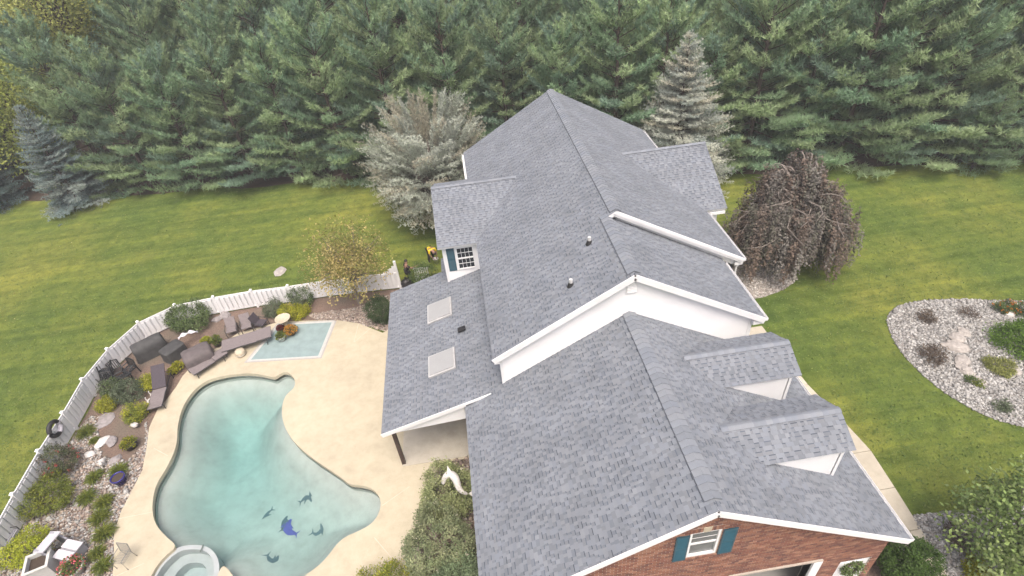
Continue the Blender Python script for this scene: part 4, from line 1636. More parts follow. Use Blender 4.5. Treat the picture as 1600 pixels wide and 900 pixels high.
def shrub(px, r, h, pal, label, seed, name='shrub', leaf=.075, cat='shrub', n=None, flowers=None, z=0.0, lv=26):
    p = gp(px[0], px[1])
    k = n or int(70 + 150 * r * r)
    return leafy(name, label, cat, (p.x, p.y, z), h, r, h * .5, k, lv, leaf, pal, seed, h / (2 * r) * 1.0, flowers=flowers, trunk=False, clust_r=.13 + .05 * r, shell=.86)


GREEN = [(.075, .115, .035), (.06, .095, .03), (.09, .13, .045)]
GREY = [(.10, .125, .075), (.08, .105, .06), (.125, .15, .095)]
YEL = [(.26, .27, .02), (.20, .22, .02), (.30, .29, .03)]
YGR = [(.14, .17, .025), (.115, .15, .025), (.17, .19, .03)]
BRN = [(.12, .09, .07), (.09, .07, .055), (.14, .11, .08)]
shrub((84, 784), .98, 1.05, YGR, 'large yellow-green rounded shrub against the white fence', 51, lv=34)
shrub((97, 732), .85, 1.2, [(.09, .11, .055), (.12, .10, .065), (.075, .095, .045)], 'shrub with red blossoms by the fence', 52, flowers=((.36, .07, .06), 30, .07))
shrub((207, 622), .72, 1.05, GREY, 'round grey-green shrub beside the stacked black chairs', 53)
shrub((180, 615), .58, .8, GREEN + GREY, 'smaller grey-green shrub between stacked chairs and fence', 54)
shrub((172, 637), .42, .6, YEL, 'yellow-green tuft left of the round grey-green shrub', 55)
shrub((216, 652), .55, .75, YGR + YEL, 'yellow-green shrub in front of the dark sling lounger', 56)
shrub((238, 603), .45, .7, YEL, 'yellow flowering bush behind the dark sling lounger', 57)
shrub((52, 866), .85, 1.0, [(.25, .29, .02), (.21, .25, .02), (.29, .31, .04)], 'bright lime bush in the lower left corner', 58, lv=32)
shrub((303, 506), 1.2, 1.4, GREEN + [(.11, .15, .06)], 'tall loose green shrub against the fence behind covered furniture', 59, leaf=.10)
shrub((432, 490), .6, .9, GREY, 'grey-green shrub left of the yellow bushes by the fence', 60)
shrub((450, 495), .5, .75, YEL, 'yellow bush just behind the cream urn', 61)
shrub((470, 493), .55, .7, YEL, 'yellow bush right of the cream urn', 62)
shrub((477, 474), .75, 1.3, GREEN + GREY, 'green shrub poking over the fence behind the yellow bushes', 63)
shrub((598, 503), .65, 1.9, [(.04, .065, .025), (.05, .075, .03)], 'dark evergreen shrub at the porch corner', 64, n=260)
shrub((664, 446), .85, 1.6, GREEN, 'green shrub beside the dark-clothed person at the fence end', 65)
shrub((706, 785), 1.22, 1.9, [(.21, .235, .11), (.18, .21, .095), (.24, .26, .13)], 'round olive bush beside the porch slab with the white statue', 66, lv=44, leaf=.085, n=300, flowers=((.55, .52, .42), 14, .07))
shrub((692, 868), 1.34, 2.2, [(.20, .23, .125), (.17, .205, .11), (.235, .255, .145)], 'largest round bush in the row along the garage', 67, lv=44, leaf=.085, n=300, flowers=((.55, .52, .42), 14, .07))
shrub((724, 930), 1.0, 1.7, [(.155, .205, .115), (.18, .23, .13)], 'green round bush nearest the bottom edge by the garage', 68, lv=44, leaf=.085, n=300, flowers=((.55, .52, .42), 14, .07))
shrub((608, 934), 1.05, 1.15, [(.22, .23, .03), (.13, .16, .03), (.27, .27, .04)], 'yellow-topped bush on the deck at the bottom edge', 69, lv=34)
shrub((1402, 893), .85, 1.9, [(.045, .085, .018), (.055, .10, .02)], 'dark green clipped shrub at the brick garage corner', 70, n=420, lv=40)
shrub((1445, 500), .42, .6, BRN, 'small brown twiggy shrub at the top of the pebble bed', 71, n=60, lv=14)
shrub((1456, 560), .55, .7, BRN, 'brown twiggy shrub in the middle of the pebble bed', 72, n=90, lv=16)
shrub((1511, 492), .45, .35, BRN, 'faint low brown shrub near the top of the pebble bed', 73, n=40, lv=10)
shrub((1561, 575), .62, .22, [(.22, .24, .07), (.17, .19, .06)], 'flat yellow-green ground cover in the pebble bed', 74)
shrub((1516, 597), .2, .2, GREEN, 'tiny green plant beside the pale rocks', 75, n=20)
shrub((1528, 601), .2, .2, YGR, 'tiny yellow-green plant below the pale rocks', 76, n=20)
shrub((1565, 637), .32, .3, GREY, 'small grey-green plant at the lower rim of the pebble bed', 77, n=30)
p_ = gp(1600, 545)
leafy('hedge', 'bright green low hedge cut by the right edge', 'shrub', (p_.x + .5, p_.y, 0), 1.0, 1.6, .45, 420, 30, .09, [(.10, .17, .025), (.08, .145, .02)], 78, .45, trunk=False, clust_r=.25, shell=.8)
shrub((1566, 484), .4, .5, GREEN, 'orange flowering plant at the top of the pebble bed', 79, flowers=((.50, .19, .02), 26, .07), n=50)
shrub((1592, 490), .42, .55, GREEN, 'orange flowering plant at the right picture edge', 80, flowers=((.52, .16, .02), 30, .07), n=50)
shrub((1500, 845), .55, .7, BRN, 'brown dry shrub in the gravel by the walkway', 81, n=80, lv=14)
shrub((1524, 896), .4, .5, YEL, 'small yellow plant beside the walkway at the bottom right', 82)


def grass_clump(px, r, pal, label, seed):
    g = random.Random(seed)
    p = gp(*px)
    t = thing('grass_clump', label, 'grass', (p.x, p.y, 0), 0, 'tufted plants in the poolside bed')
    n = 420
    a = RNG.uniform(0, 6.28, n)
    el = RNG.uniform(.35, 1.45, n)
    D = np.stack([np.cos(a) * np.cos(el), np.sin(a) * np.cos(el), np.sin(el)], 1)
    P = np.stack([np.cos(a), np.sin(a), np.zeros(n)], 1) * (RNG.uniform(0, r * .35, n)[:, None])
    L = r * RNG.uniform(.6, 1.15, n)
    pal = np.array(pal)
    C = pal[RNG.integers(0, len(pal), n)] * RNG.uniform(.75, 1.25, (n, 1))
    blades('foliage', P, D, L, .035, C, M['leaf'], t)
    P2 = P + D * L[:, None] * .8
    D2 = D * .8 + np.array([0, 0, -.7])
    blades('blade_tip', P2, D2, L * .4, .03, C, M['leaf'], t)
    return t
for i, (q, r, lab) in enumerate([((137, 678), .55, 'green tuft nearest the fence below the grey shrubs'), ((149, 690), .3, 'tiny green tuft beside the pale oval rock'),
                                 ((187, 739), .55, 'green tuft just behind the cobalt blue pot'), ((150, 748), .5, 'green tuft left of the cobalt blue pot'),
                                 ((139, 780), .55, 'green tuft right of the large yellow-green shrub'), ((165, 788), .55, 'topmost tuft of the row along the deck edge'),
                                 ((159, 812), .58, 'second tuft from the top along the deck edge'), ((165, 836), .58, 'third tuft from the top along the deck edge'),
                                 ((154, 866), .42, 'small tuft right of the white box chair'), ((163, 887), .5, 'lowest tuft along the deck edge')]):
    grass_clump(q, r * .8, YGR + [(.10, .14, .03)], lab, 300 + i)

# short tufts of the mown grass
nt_ = 150000
P = np.stack([RNG.uniform(-46, 36, nt_), RNG.uniform(2, 42, nt_), np.full(nt_, .0)], 1)
dcam = np.hypot(P[:, 0] - CAM.x, P[:, 1] - CAM.y)
yf = np.interp(P[:, 0], [q[0] for q in fe], [q[1] for q in fe])
keep = (RNG.random(nt_) < np.clip(1.3 - dcam / 60, .25, 1)) & (P[:, 1] < yf - .1)
for q in (bed_out, deck_out, kid, low, beech_bed, [(-8, -3), (-11, 19), (-8.5, 27), (8, 27), (10.4, 12), (10.6, 0)]):
    keep &= ~inside(P[:, 0], P[:, 1], q)
P = P[keep]
gpal = np.array([(.074, .118, .030), (.100, .144, .034), (.064, .106, .028), (.130, .162, .042), (.155, .178, .05)])
gcol = gpal[RNG.choice(5, len(P), p=[.3, .28, .22, .14, .06])] * RNG.uniform(.85, 1.15, (len(P), 1))
P[:, 2] = .004
gd_ = RNG.normal(size=P.shape) * [1, 1, .0] + RNG.uniform(0, .35, (len(P), 1)) * [0, 0, 1]
tag(blades('grass_tufts', P, gd_, RNG.uniform(.07, .15, len(P)), .06, gcol, M['leaf'], None, True, face=np.tile([0, 0, 1.0], (len(P), 1))),
    'short mown grass covering the lawn', 'grass', kind='stuff')
# fallen leaves on the grass
n = 260
P = np.stack([RNG.uniform(-40, 35, n), RNG.uniform(8, 42, n), np.full(n, .03)], 1)
okm = ~inside(P[:, 0], P[:, 1], bed_out) & ~inside(P[:, 0], P[:, 1], deck_out)
P = P[okm]
lc = np.array([(.30, .24, .10), (.22, .16, .07), (.34, .30, .16)])[RNG.integers(0, 3, len(P))]
lo_ = blades('fallen_leaves', P, RNG.normal(size=P.shape) * [1, 1, .15], .08, .06, lc, M['leaf'], None, True)
tag(lo_, 'scattered tan fallen leaves on the mown lawn', 'leaves', kind='stuff')

# ------------------------------------------------------------------ white fence with boards on both faces
fence = thing('picket_fence', 'curved white board fence round the poolside garden', 'fence')
line = fence_pts
# drop points closer than 1 m, then walk it in bays
cum = [0.0]
for a, b in zip(line, line[1:]): cum.append(cum[-1] + (b - a).length)
def along(d):
    d = min(max(d, 0), cum[-1])
    i = max(0, min(len(line) - 2, int(np.searchsorted(cum, d) - 1)))
    return line[i].lerp(line[i + 1], (d - cum[i]) / (cum[i + 1] - cum[i]))
nb_ = int(round(cum[-1] / 2.35))
FH = 1.32
board = MB().bx(-.112, .112, -.011, .011, 0, 1.08)
bo = board.build('picket', M['trim'], fence, bevel=.004)
first = True
for i in range(nb_):
    d0, d1 = cum[-1] * i / nb_, cum[-1] * (i + 1) / nb_
    A, B = along(d0), along(d1)
    dr_ = (B - A)
    L = dr_.length
    dr_.normalize()
    nr = Vector((-dr_.y, dr_.x, 0))
    az = math.atan2(dr_.y, dr_.x)
    last = i == nb_ - 1
    po = MB().box((0, 0, FH / 2 + .05), (.13, .13, FH + .10)).build('post', M['trim'], fence)
    po.location = A
    po.rotation_euler = (0, 0, az)
    cp = MB()
    cp.add([(-.085, -.085, 0), (.085, -.085, 0), (.085, .085, 0), (-.085, .085, 0), (0, 0, .09)], [(0, 3, 2, 1), (0, 1, 4), (1, 2, 4), (2, 3, 4), (3, 0, 4)])
    c_ = cp.build('post_cap', M['trim'], po)
    c_.location = (0, 0, FH + .1)
    rise = 0
    for z_, hh in ((FH - .06, .13), (.16, .11)):
        e = Vector((0, 0, rise if z_ > 1 else 0))
        MB().bar(A + dr_ * .066 + Vector((0, 0, z_)), B - dr_ * .066 + Vector((0, 0, z_)) + e, .05, hh).build('rail', M['trim'], fence)
    k = int(L / .155)
    for j in range(k):
        f = (j + .5) / k
        o = bo if first else link(bo.copy(), fence)
        first = False
        sg = 1 if j % 2 else -1
        o.location = A + dr_ * (.08 + (L - .16) * f) + nr * (sg * .036) + Vector((0, 0, .12))
        o.rotation_euler = (0, 0, az)
        if last: o.scale = (1, 1, 1 + .62 * max(0, f - .55) / .45)
E_ = along(cum[-1])
po = MB().box((0, 0, 1.1), (.15, .15, 2.2)).build('post', M['trim'], fence)
po.location = E_
gate = thing('garden_gate', 'small white picket gate right of the dark-clothed person', 'gate', gp(650, 440), R(-8))
for z_ in (.25, 1.0): MB().bx(0, 1.0, -.02, .02, z_, z_ + .09).build('rail', M['trim'], gate)
for j in range(7): MB().bx(.03 + j * .14, .12 + j * .14, -.04, -.021, .1, 1.15).build('picket', M['trim'], gate)

# ------------------------------------------------------------------ furniture on the deck
def local(a, b):
    """origin and heading for a thing lying from ground point a to b"""
    d = b - a
    return a, math.atan2(-d.x, d.y), d.length


def chaise(label, foot, head, width=.68, back=0.0, hinge=.62, cushion='taupe', backmat=None, z=DZ, seat_h=.34):
    A, rz, L = local(gp(*foot), gp(*head))
    t = thing('sun_lounger', label, 'sun lounger', (A.x, A.y, z), rz, 'sun loungers by the pool')
    h = width / 2
    for s_ in (-1, 1):
        MB().tube([(s_ * h, 0, seat_h), (s_ * h, L * hinge, seat_h), (s_ * h, L, seat_h - .02)], .022, 6).build('side_rail', M['darkmetal'], t)
        for y_ in (.18, L - .3):
            MB().tube([(s_ * h, y_, seat_h), (s_ * (h + .03), y_ - .04, 0)], .02, 6).build('leg', M['darkmetal'], t)
    for y_ in (.02, L - .02):
        MB().tube([(-h, y_, seat_h), (h, y_, seat_h)], .02, 6).build('crossbar', M['darkmetal'], t)
    b = MB()
    nn = 8
    vs = []
    for i in range(nn + 1):
        y_ = L * hinge * i / nn
        zz = seat_h + .03 + .015 * math.cos(i * 1.2)
        vs += [(-h + .02, y_, zz), (h - .02, y_, zz)]
    b.add(vs + [(x, y, z_ - .05) for x, y, z_ in vs], [(2 * i, 2 * i + 1, 2 * i + 3, 2 * i + 2) for i in range(nn)] + [(2 * i + 2 * nn + 2, 2 * i + 2 * nn + 4, 2 * i + 2 * nn + 5, 2 * i + 2 * nn + 3) for i in range(nn)]
          + [(2 * i, 2 * i + 2, 2 * nn + 4 + 2 * i, 2 * nn + 2 + 2 * i) for i in range(nn)] + [(2 * i + 1, 2 * nn + 3 + 2 * i, 2 * nn + 5 + 2 * i, 2 * i + 3) for i in range(nn)])
    b.build('seat', M[cushion], t)
    bl_ = L * (1 - hinge)
    d = Vector((0, math.cos(back), math.sin(back)))
    o = Vector((0, L * hinge + .01, seat_h + .03))
    u = Vector((0, -math.sin(back), math.cos(back)))
    MB().prism([o + Vector((-h + .02, 0, 0)), o + Vector((h - .02, 0, 0)), o + d * bl_ + Vector((h - .02, 0, 0)), o + d * bl_ + Vector((-h + .02, 0, 0))], u * .05).build('backrest', M[backmat or cushion], t, bevel=.012)
    if back > .1:
        for s_ in (-1, 1):
            MB().tube([o + d * bl_ * .6 + Vector((s_ * (h - .05), 0, -.02)), (s_ * (h - .05), L * hinge + bl_ * .75, seat_h - .02)], .012, 5).build('prop', M['darkmetal'], t)
    return t

chaise('dark taupe sling lounger with raised back beside the left pool curve', (247, 646), (262, 588), .74, .55, .52, 'taupe', 'taupe_dk')
chaise('taupe lounger half under the brown covered furniture', (303, 590), (356, 556), .74, .0, .62, 'taupe')
chaise('long flat taupe lounger standing at the corner of the blue rug', (352, 551), (428, 528), 1.05, .0, .7, 'taupe', seat_h=.44)


def sling_chair(label, px, rz, tilt=.45, matname='taupe'):
    p = gp(*px)
    t = thing('patio_chair', label, 'chair', (p.x, p.y, .03), rz, 'taupe chairs behind the long lounger')
    MB().box((0, 0, .38), (.6, .58, .08)).build('seat', M[matname], t, bevel=.02)
    Rm = Matrix.Rotation(-tilt, 3, 'X')
    MB().box((0, .36, .66), (.6, .07, .62), rot=Rm).build('backrest', M[matname], t, bevel=.02)
    for sx in (-1, 1):
        MB().tube([(sx * .32, -.3, 0), (sx * .32, -.26, .55), (sx * .32, .3, .58)], .02, 6).build('arm', M['darkmetal'], t)
        MB().tube([(sx * .30, .30, 0), (sx * .32, .28, .58)], .02, 6).build('leg', M['darkmetal'], t)
    return t
sling_chair('taupe patio chair left of the trio behind the long lounger', (366, 522), R(12), .6)
sling_chair('taupe patio chair in the middle behind the long lounger', (389, 516), R(14), .6)
sling_chair('dark cushioned patio chair right of the trio behind the long lounger', (411, 512), R(70), .35, 'taupe_dk')


def covered(label, px, w_, d_, h_, rz, matname, seed, top=(.8, .8), ridge_=0.0, name='covered_furniture', cat='cover'):
    g = random.Random(seed)
    p = gp(*px)
    t = thing(name, label, cat, (p.x, p.y, .02), rz, 'covered things by the fence')
    n_ = 32
    prof = [(1.03, 1.03, 0), (1.0, 1.0, .12), (.99, .99, .55), (.96, .96, .80), (.5 + top[0] / 2, .5 + top[1] / 2, .93), (top[0], top[1], .985), (top[0] * .5, top[1] * .5, 1.0), (.01, .01, 1.0)]
    vs = []
    for ri, (sx, sy, z_) in enumerate(prof):
        for k in range(n_):
            a = 6.283 * k / n_
            c, s_ = math.cos(a), math.sin(a)
            e = .32
            x_ = math.copysign(abs(c) ** e, c) * w_ / 2 * sx
            y_ = math.copysign(abs(s_) ** e, s_) * d_ / 2 * sy
            wob = .018 * math.sin(a * 9 + seed + z_ * 4) * (1 if ri < 5 else .2)
            zz = h_ * z_ + (ridge_ * (1 - abs(y_) / (d_ / 2)) if z_ > .75 else 0) + g.uniform(-.008, .008)
            vs.append((x_ * (1 + wob), y_ * (1 + wob), zz))
    fs = []
    for i in range(len(prof) - 1):
        for k in range(n_):
            fs.append((i * n_ + k, i * n_ + (k + 1) % n_, (i + 1) * n_ + (k + 1) % n_, (i + 1) * n_ + k))
    b = MB()
    b.add(vs, fs, True)
    b.build('cover', M[matname], t)
    hem = MB()
    lp = [(x_ * 1.01, y_ * 1.01, .03) for x_, y_, z_ in vs[:n_]]
    hem.tube(lp + [lp[0]], .012, 5, False).build('hem', M[matname], t)
    return t
covered('dark grey covered grill next to the white fence', (240, 552), 1.75, .95, 1.0, R(35), 'cover_dk', 3, (.86, .5), .1)
covered('grey flat-topped covered box between two covered shapes', (276, 556), .95, 1.25, .72, R(-38), 'cover_dk', 4, (.95, .95))
covered('brownish covered chair set nearest the pool', (316, 566), 1.6, 1.25, .95, R(30), 'cover_br', 5, (.82, .7), .06)
p = gp(302, 536)
tw = thing('towel', 'white towel lying over the brown covered furniture', 'towel', (p.x, p.y, .75), R(35))
b = MB()
vs = []
for i in range(13):
    for j in range(4):
        vs.append((-.55 + i * .09, -.13 + j * .09 + .05 * math.sin(i * .9), .06 * math.sin(i * 1.3 + j) + .12 * math.sin(i * .35)))
b.add(vs, [(i * 4 + j, i * 4 + j + 1, i * 4 + j + 5, i * 4 + j + 4) for i in range(12) for j in range(3)], True)
o = b.build('cloth', M['towel'], tw)
o.modifiers.new('solid', 'SOLIDIFY').thickness = .03


def iron_chair(label, loc, rot, group='stacked black iron chairs', first=[None]):
    if first[0] is None:
        t = thing('iron_chair', label, 'chair', (0, 0, 0), 0, group)
        for sx in (-1, 1):
            for sy in (-1, 1):
                MB().tube([(sx * .26, sy * .24, .44), (sx * .29, sy * .28, 0)], .036, 6).build('leg', M['darkmetal'], t)
            MB().tube([(sx * .27, .24, .44), (sx * .27, .30, .95)], .036, 6).build('back_post', M['darkmetal'], t)
            MB().tube([(sx * .28, .27, .66), (sx * .30, -.1, .66), (sx * .28, -.24, .44)], .032, 6).build('arm', M['darkmetal'], t)
        fr = MB()
        for a, b in (((-.27, -.25), (.27, -.25)), ((.27, -.25), (.27, .25)), ((.27, .25), (-.27, .25)), ((-.27, .25), (-.27, -.25))):
            fr.tube([(*a, .44), (*b, .44)], .034, 6)
        fr.build('seat_frame', M['darkmetal'], t)
        for k in range(5):
            MB().bx(-.26, .26, -.22 + k * .1, -.17 + k * .1, .435, .45).build('seat_slat', M['darkmetal'], t)
        MB().tube([(-.27, .30, .95), (0, .31, 1.0), (.27, .30, .95)], .036, 6).build('top_rail', M['darkmetal'], t)
        for k in range(5):
            MB().tube([(-.2 + k * .1, .25, .48), (-.2 + k * .1, .30, .97)], .022, 5).build('spindle', M['darkmetal'], t)
        first[0] = t
    else:
        t = copy_tree(first[0])
        tag(t, label, 'chair', group)
    t.location = loc
    t.rotation_euler = rot
    return t
p = gp(188, 590)
iron_chair('black iron chair standing at the left end of the pile', (p.x - .62, p.y - .35, .03), (0, 0, R(60)))
iron_chair('black iron chair standing in the middle of the pile', (p.x, p.y + .1, .03), (0, 0, R(35)))
iron_chair('black iron chair standing at the right end of the pile', (p.x + .7, p.y + .1, .03), (0, 0, R(-25)))
iron_chair('black iron chair turned upside down on top of the pile', (p.x - .3, p.y, 1.25), (R(168), R(12), R(20)))
iron_chair('black iron chair lying on its side against the pile', (p.x + .35, p.y - .35, .38), (R(80), R(10), R(50)))

# outdoor rug
rc = [gp(382, 568), gp(503, 561), gp(527, 501), gp(434, 506)]
rug = thing('outdoor_rug', 'pale blue outdoor rug with white and grey border', 'rug', tuple(rc[0]))
o0 = Vector(rc[0])
cen = sum((q for q in rc), Vector()) / 4
def inset(f): return [cen.lerp(q, f) - o0 for q in rc]
for nm, f0, f1, col, hh in (('outer_border', 1.0, .955, (.34, .33, .31), .010), ('white_border', .952, .895, (.44, .43, .41), .013), ('inner_line', .892, .872, (.42, .46, .45), .012)):
    a, b_ = inset(f0), inset(f1)
    m_ = MB()
    for i in range(4):
        j = (i + 1) % 4
        m_.prism([a[i] + Vector((0, 0, DZ)), a[j] + Vector((0, 0, DZ)), b_[j] + Vector((0, 0, DZ)), b_[i] + Vector((0, 0, DZ))], (0, 0, hh))
    m_.build(nm, plain('rug_' + nm, col, .9, .08, 9), rug)
m_ = MB()
m_.prism([q + Vector((0, 0, DZ)) for q in inset(.87)], (0, 0, .011))
m_.build('field', plain('rug_blue', (.215, .285, .285), .85, .10, 2.5, bmp=.2), rug)


def potted(label, px, r, h, matname, pal, seed, z=DZ, plant_r=None, plant_h=None, flowers=None, name='flower_pot'):
    p = gp(px[0], px[1])
    t = thing(name, label, 'pot', (p.x, p.y, z), 0, 'potted plants')
    MB().lathe([(0, 0), (r * .72, 0), (r * .95, h * .8), (r * 1.06, h * .82), (r * 1.06, h), (r * .93, h), (r * .9, h * .86)], 18).build('pot', M[matname], t)
    MB().lathe([(0, h * .88), (r * .92, h * .88)], 18).build('soil', M['soil'], t)
    if pal:
        pr, ph = plant_r or r * 1.2, plant_h or r * 1.3
        n_ = 420
        d = RNG.normal(size=(n_, 3)); d[:, 2] = np.abs(d[:, 2]); d = norm(d)
        P = d * np.array([pr, pr, ph]) * RNG.uniform(.45, 1, (n_, 1)) + np.array([0, 0, h * .85])
        pal = np.array(pal)
        C = pal[RNG.integers(0, len(pal), n_)] * RNG.uniform(.8, 1.2, (n_, 1))
        blades('plant', P, d + RNG.normal(size=d.shape) * .6, .10, .06, C, M['leaf'], t, True)['kind'] = 'stuff'
        if flowers:
            k = 160
            d = RNG.normal(size=(k, 3)); d[:, 2] = np.abs(d[:, 2]) + .2; d = norm(d)
            P = d * np.array([pr, pr, ph]) * 1.03 + np.array([0, 0, h * .85])
            blades('flowers', P, RNG.normal(size=d.shape), .07, .06, np.array(flowers) * RNG.uniform(.8, 1.2, (k, 1)), M['leaf'], t, True)['kind'] = 'stuff'
    return t
potted('white pot with green plant on the blue rug', (442, 533), .24, .36, 'pot_white', GREEN + YGR, 1)
potted('dark pot of orange chrysanthemums on the blue rug', (457, 523), .28, .28, 'pot_black', [(.26, .17, .03), (.16, .13, .03)], 2, plant_r=.42, plant_h=.36, flowers=(.50, .22, .03))
potted('small pot of dark red flowers behind the white pot', (441, 519), .18, .26, 'pot_black', [(.10, .03, .03), (.06, .05, .02)], 3, flowers=(.16, .02, .03))
potted('small dark pot of yellow flowers left of the long lounger', (325, 538), .2, .26, 'pot_black', YEL, 4, plant_r=.3)
potted('black pot with an upright green plant by the long lounger', (343, 541), .24, .36, 'pot_black', GREEN + YGR, 5, plant_r=.32, plant_h=.5)
potted('yellow flowers in a pot beside the brown covered furniture', (282, 577), .2, .2, 'pot_black', YEL, 6, plant_r=.36, plant_h=.3)
potted('second yellow potted plant nearest the brown covered furniture', (274, 584), .18, .2, 'pot_black', YEL, 7, plant_r=.3, plant_h=.25)
potted('black bowl pot of yellow-green leaves in the bare mulch', (206, 699), .34, .34, 'pot_black', YGR + YEL, 8, z=.01, plant_r=.40, plant_h=.28)
potted('cobalt blue glazed pot at the deck edge', (191, 754), .30, .46, 'pot_blue', None, 9, z=.01)
potted('pale pot of pink geraniums at the lower left', (120, 893), .42, .4, 'pot_white', [(.10, .15, .03), (.13, .18, .04)], 10, z=.01, plant_r=.5, plant_h=.4, flowers=(.55, .12, .13))
p = gp(448, 512)
ur = thing('garden_urn', 'cream stone urn on a pedestal behind the rug', 'urn', (p.x, p.y, .05))
MB().lathe([(0, 0), (.26, 0), (.26, .06), (.13, .12), (.11, .42), (.16, .48)], 18).build('pedestal', M['urn'], ur)
MB().lathe([(.12, .46), (.34, .60), (.44, .70), (.47, .74), (.44, .76), (.36, .72), (.30, .68), (0, .66)], 24).build('bowl', M['urn'], ur)
p = gp(378, 556)
wp = thing('side_stool', 'cream rounded stool under the long lounger', 'stool', (p.x, p.y, DZ))
MB().lathe([(0, 0), (.24, 0), (.28, .1), (.28, .3), (.24, .38), (0, .39)], 18).build('body', M['urn'], wp)
MB().lathe([(.285, .12), (.295, .14), (.285, .16)], 18).build('band', M['pot_white'], wp)


# ------------------------------------------------------------------ garden ornaments and stones
def rock(label, px, r, matname, seed, z=.05, name='rock', flat=.5, group='loose garden rocks'):
    p = gp(*px)
    b = MB().blob((0, 0, 0), (r * 1.15, r * .85, r * flat), seed, .22, 5, 9)
    o = b.build(name, M[matname], None, bevel=.01)
    o.location = (p.x, p.y, z)
    o.rotation_euler = (0, 0, seed)
    return tag(o, label, 'rock', group)
rock('pale oval rock in the middle of the poolside bed', (161, 692), .34, 'stone_white', 1)
rock('dark boulder beside the pale oval rock', (176, 691), .32, 'rock_grey', 2)
rock('pale rock left of the white rabbit figure', (141, 711), .24, 'stone_white', 3)
rock('dark round rock right of the white rabbit figure', (181, 719), .28, 'rock_grey', 4)
rock('flat grey stepping stone below the grey shrubs', (166, 655), .5, 'rock_grey', 5, .03, 'stepping_stone', .12)
rock('smaller flat stepping stone beside the larger one', (158, 664), .34, 'rock_grey', 6, .03, 'stepping_stone', .14)
rock('pale rock group left stone in the pebble bed', (1494, 529), .42, 'rock', 7)
rock('pale rock nearest the top of the pebble bed rocks', (1506, 521), .35, 'rock', 8)
rock('broad pale rock second from top in the pebble bed', (1491, 543), .55, 'rock', 9)
rock('pale rock in the centre of the pebble bed', (1503, 566), .42, 'rock', 10)
rock('pale rock just below the centre of the pebble bed', (1507, 579), .4, 'rock', 11)
rock('lowest pale rock in the pebble bed', (1525, 596), .36, 'rock', 12)
rock('white stone between the orange flowers', (1577, 491), .3, 'stone_white', 13)
rock('pale flat rock at the hedge foot', (1580, 577), .4, 'rock', 14, .04, 'rock', .25)
rock('grey rock by the fence behind the first taupe chair', (352, 494), .4, 'rock_grey', 15)
rock('grey rock right of the tall loose shrub', (340, 500), .3, 'rock_grey', 16)
rock('pale low tree stump showing on the left lawn', (437, 425), .48, 'rock', 17, .04, 'tree_stump', .22)


def skin_obj(name, verts, edges, radii, material, parent=None, sub=1):
    me = bpy.data.meshes.new(name)
    me.from_pydata(verts, edges, [])
    o = link(bpy.data.objects.new(name, me), parent)
    bm = bmesh.new()
    bm.from_mesh(me)
    lay = bm.verts.layers.skin.verify()
    for i, (v, r) in enumerate(zip(bm.verts, radii)):
        v[lay].radius = r if hasattr(r, '__len__') else (r, r)
        v[lay].use_root = i == 0
    bm.to_mesh(me)
    bm.free()
    me.materials.append(material)
    sk = o.modifiers.new('skin', 'SKIN')
    sk.use_smooth_shade = True
    ss = o.modifiers.new('sub', 'SUBSURF')
    ss.levels = ss.render_levels = sub
    return o


def chain_skin(name, chain, radii, material, parent=None):
    return skin_obj(name, chain, [(i, i + 1) for i in range(len(chain) - 1)], radii, material, parent, 2)

# white rabbit and bird figures in the bed
p = gp(163, 726)
rb = thing('rabbit_figure', 'small white rabbit figure in the poolside bed', 'figure', (p.x, p.y, .02), R(-60))
skin_obj('body', [(0, 0, .14), (.16, 0, .2), (.27, 0, .33), (.36, 0, .35), (.24, .03, .45), (.2, .05, .55), (.24, -.03, .45), (.2, -.05, .55), (-.12, 0, .16)],
         [(0, 1), (1, 2), (2, 3), (2, 4), (4, 5), (2, 6), (6, 7), (0, 8)], [.14, .12, .09, .05, .03, .02, .03, .02, .06], M['stone_white'], rb)
for sy in (-1, 1): MB().blob((.1, sy * .08, .04), (.12, .05, .05), 3, .05).build('paw', M['stone_white'], rb)
p = gp(214, 668)
bd = thing('bird_figure', 'white long-necked bird figure on the mulch', 'figure', (p.x, p.y, .02), R(-25))
skin_obj('body', [(0, 0, .16), (-.2, 0, .18), (.16, 0, .2), (.24, 0, .36), (.32, 0, .40), (-.36, 0, .14)], [(0, 1), (0, 2), (2, 3), (3, 4), (1, 5)], [.11, .08, .07, .04, .035, .02], M['stone_white'], bd)
for sy in (-1, 1): MB().blob((-.05, sy * .1, .18), (.2, .03, .07), 3, .05).build('wing', M['stone_white'], bd)
# two white ring planters by the dark lounger
for lab, q in (('upper white ring ornament behind the dark lounger', (243, 618)), ('lower white ring ornament behind the dark lounger', (238, 628))):
    p = gp(*q)
    t = thing('ring_ornament', lab, 'ornament', (p.x, p.y, .12), 0, 'white ring ornaments')
    b = MB()
    lp = [(.17 * math.cos(a), .17 * math.sin(a), 0) for a in np.linspace(0, 6.283, 19)]
    b.tube(lp, .055, 8, False).build('ring', M['stone_white'], t)
    chain_skin('neck', [(-.17, 0, 0), (-.24, .02, .14), (-.22, .05, .26)], [.04, .03, .03], M['stone_white'], t)
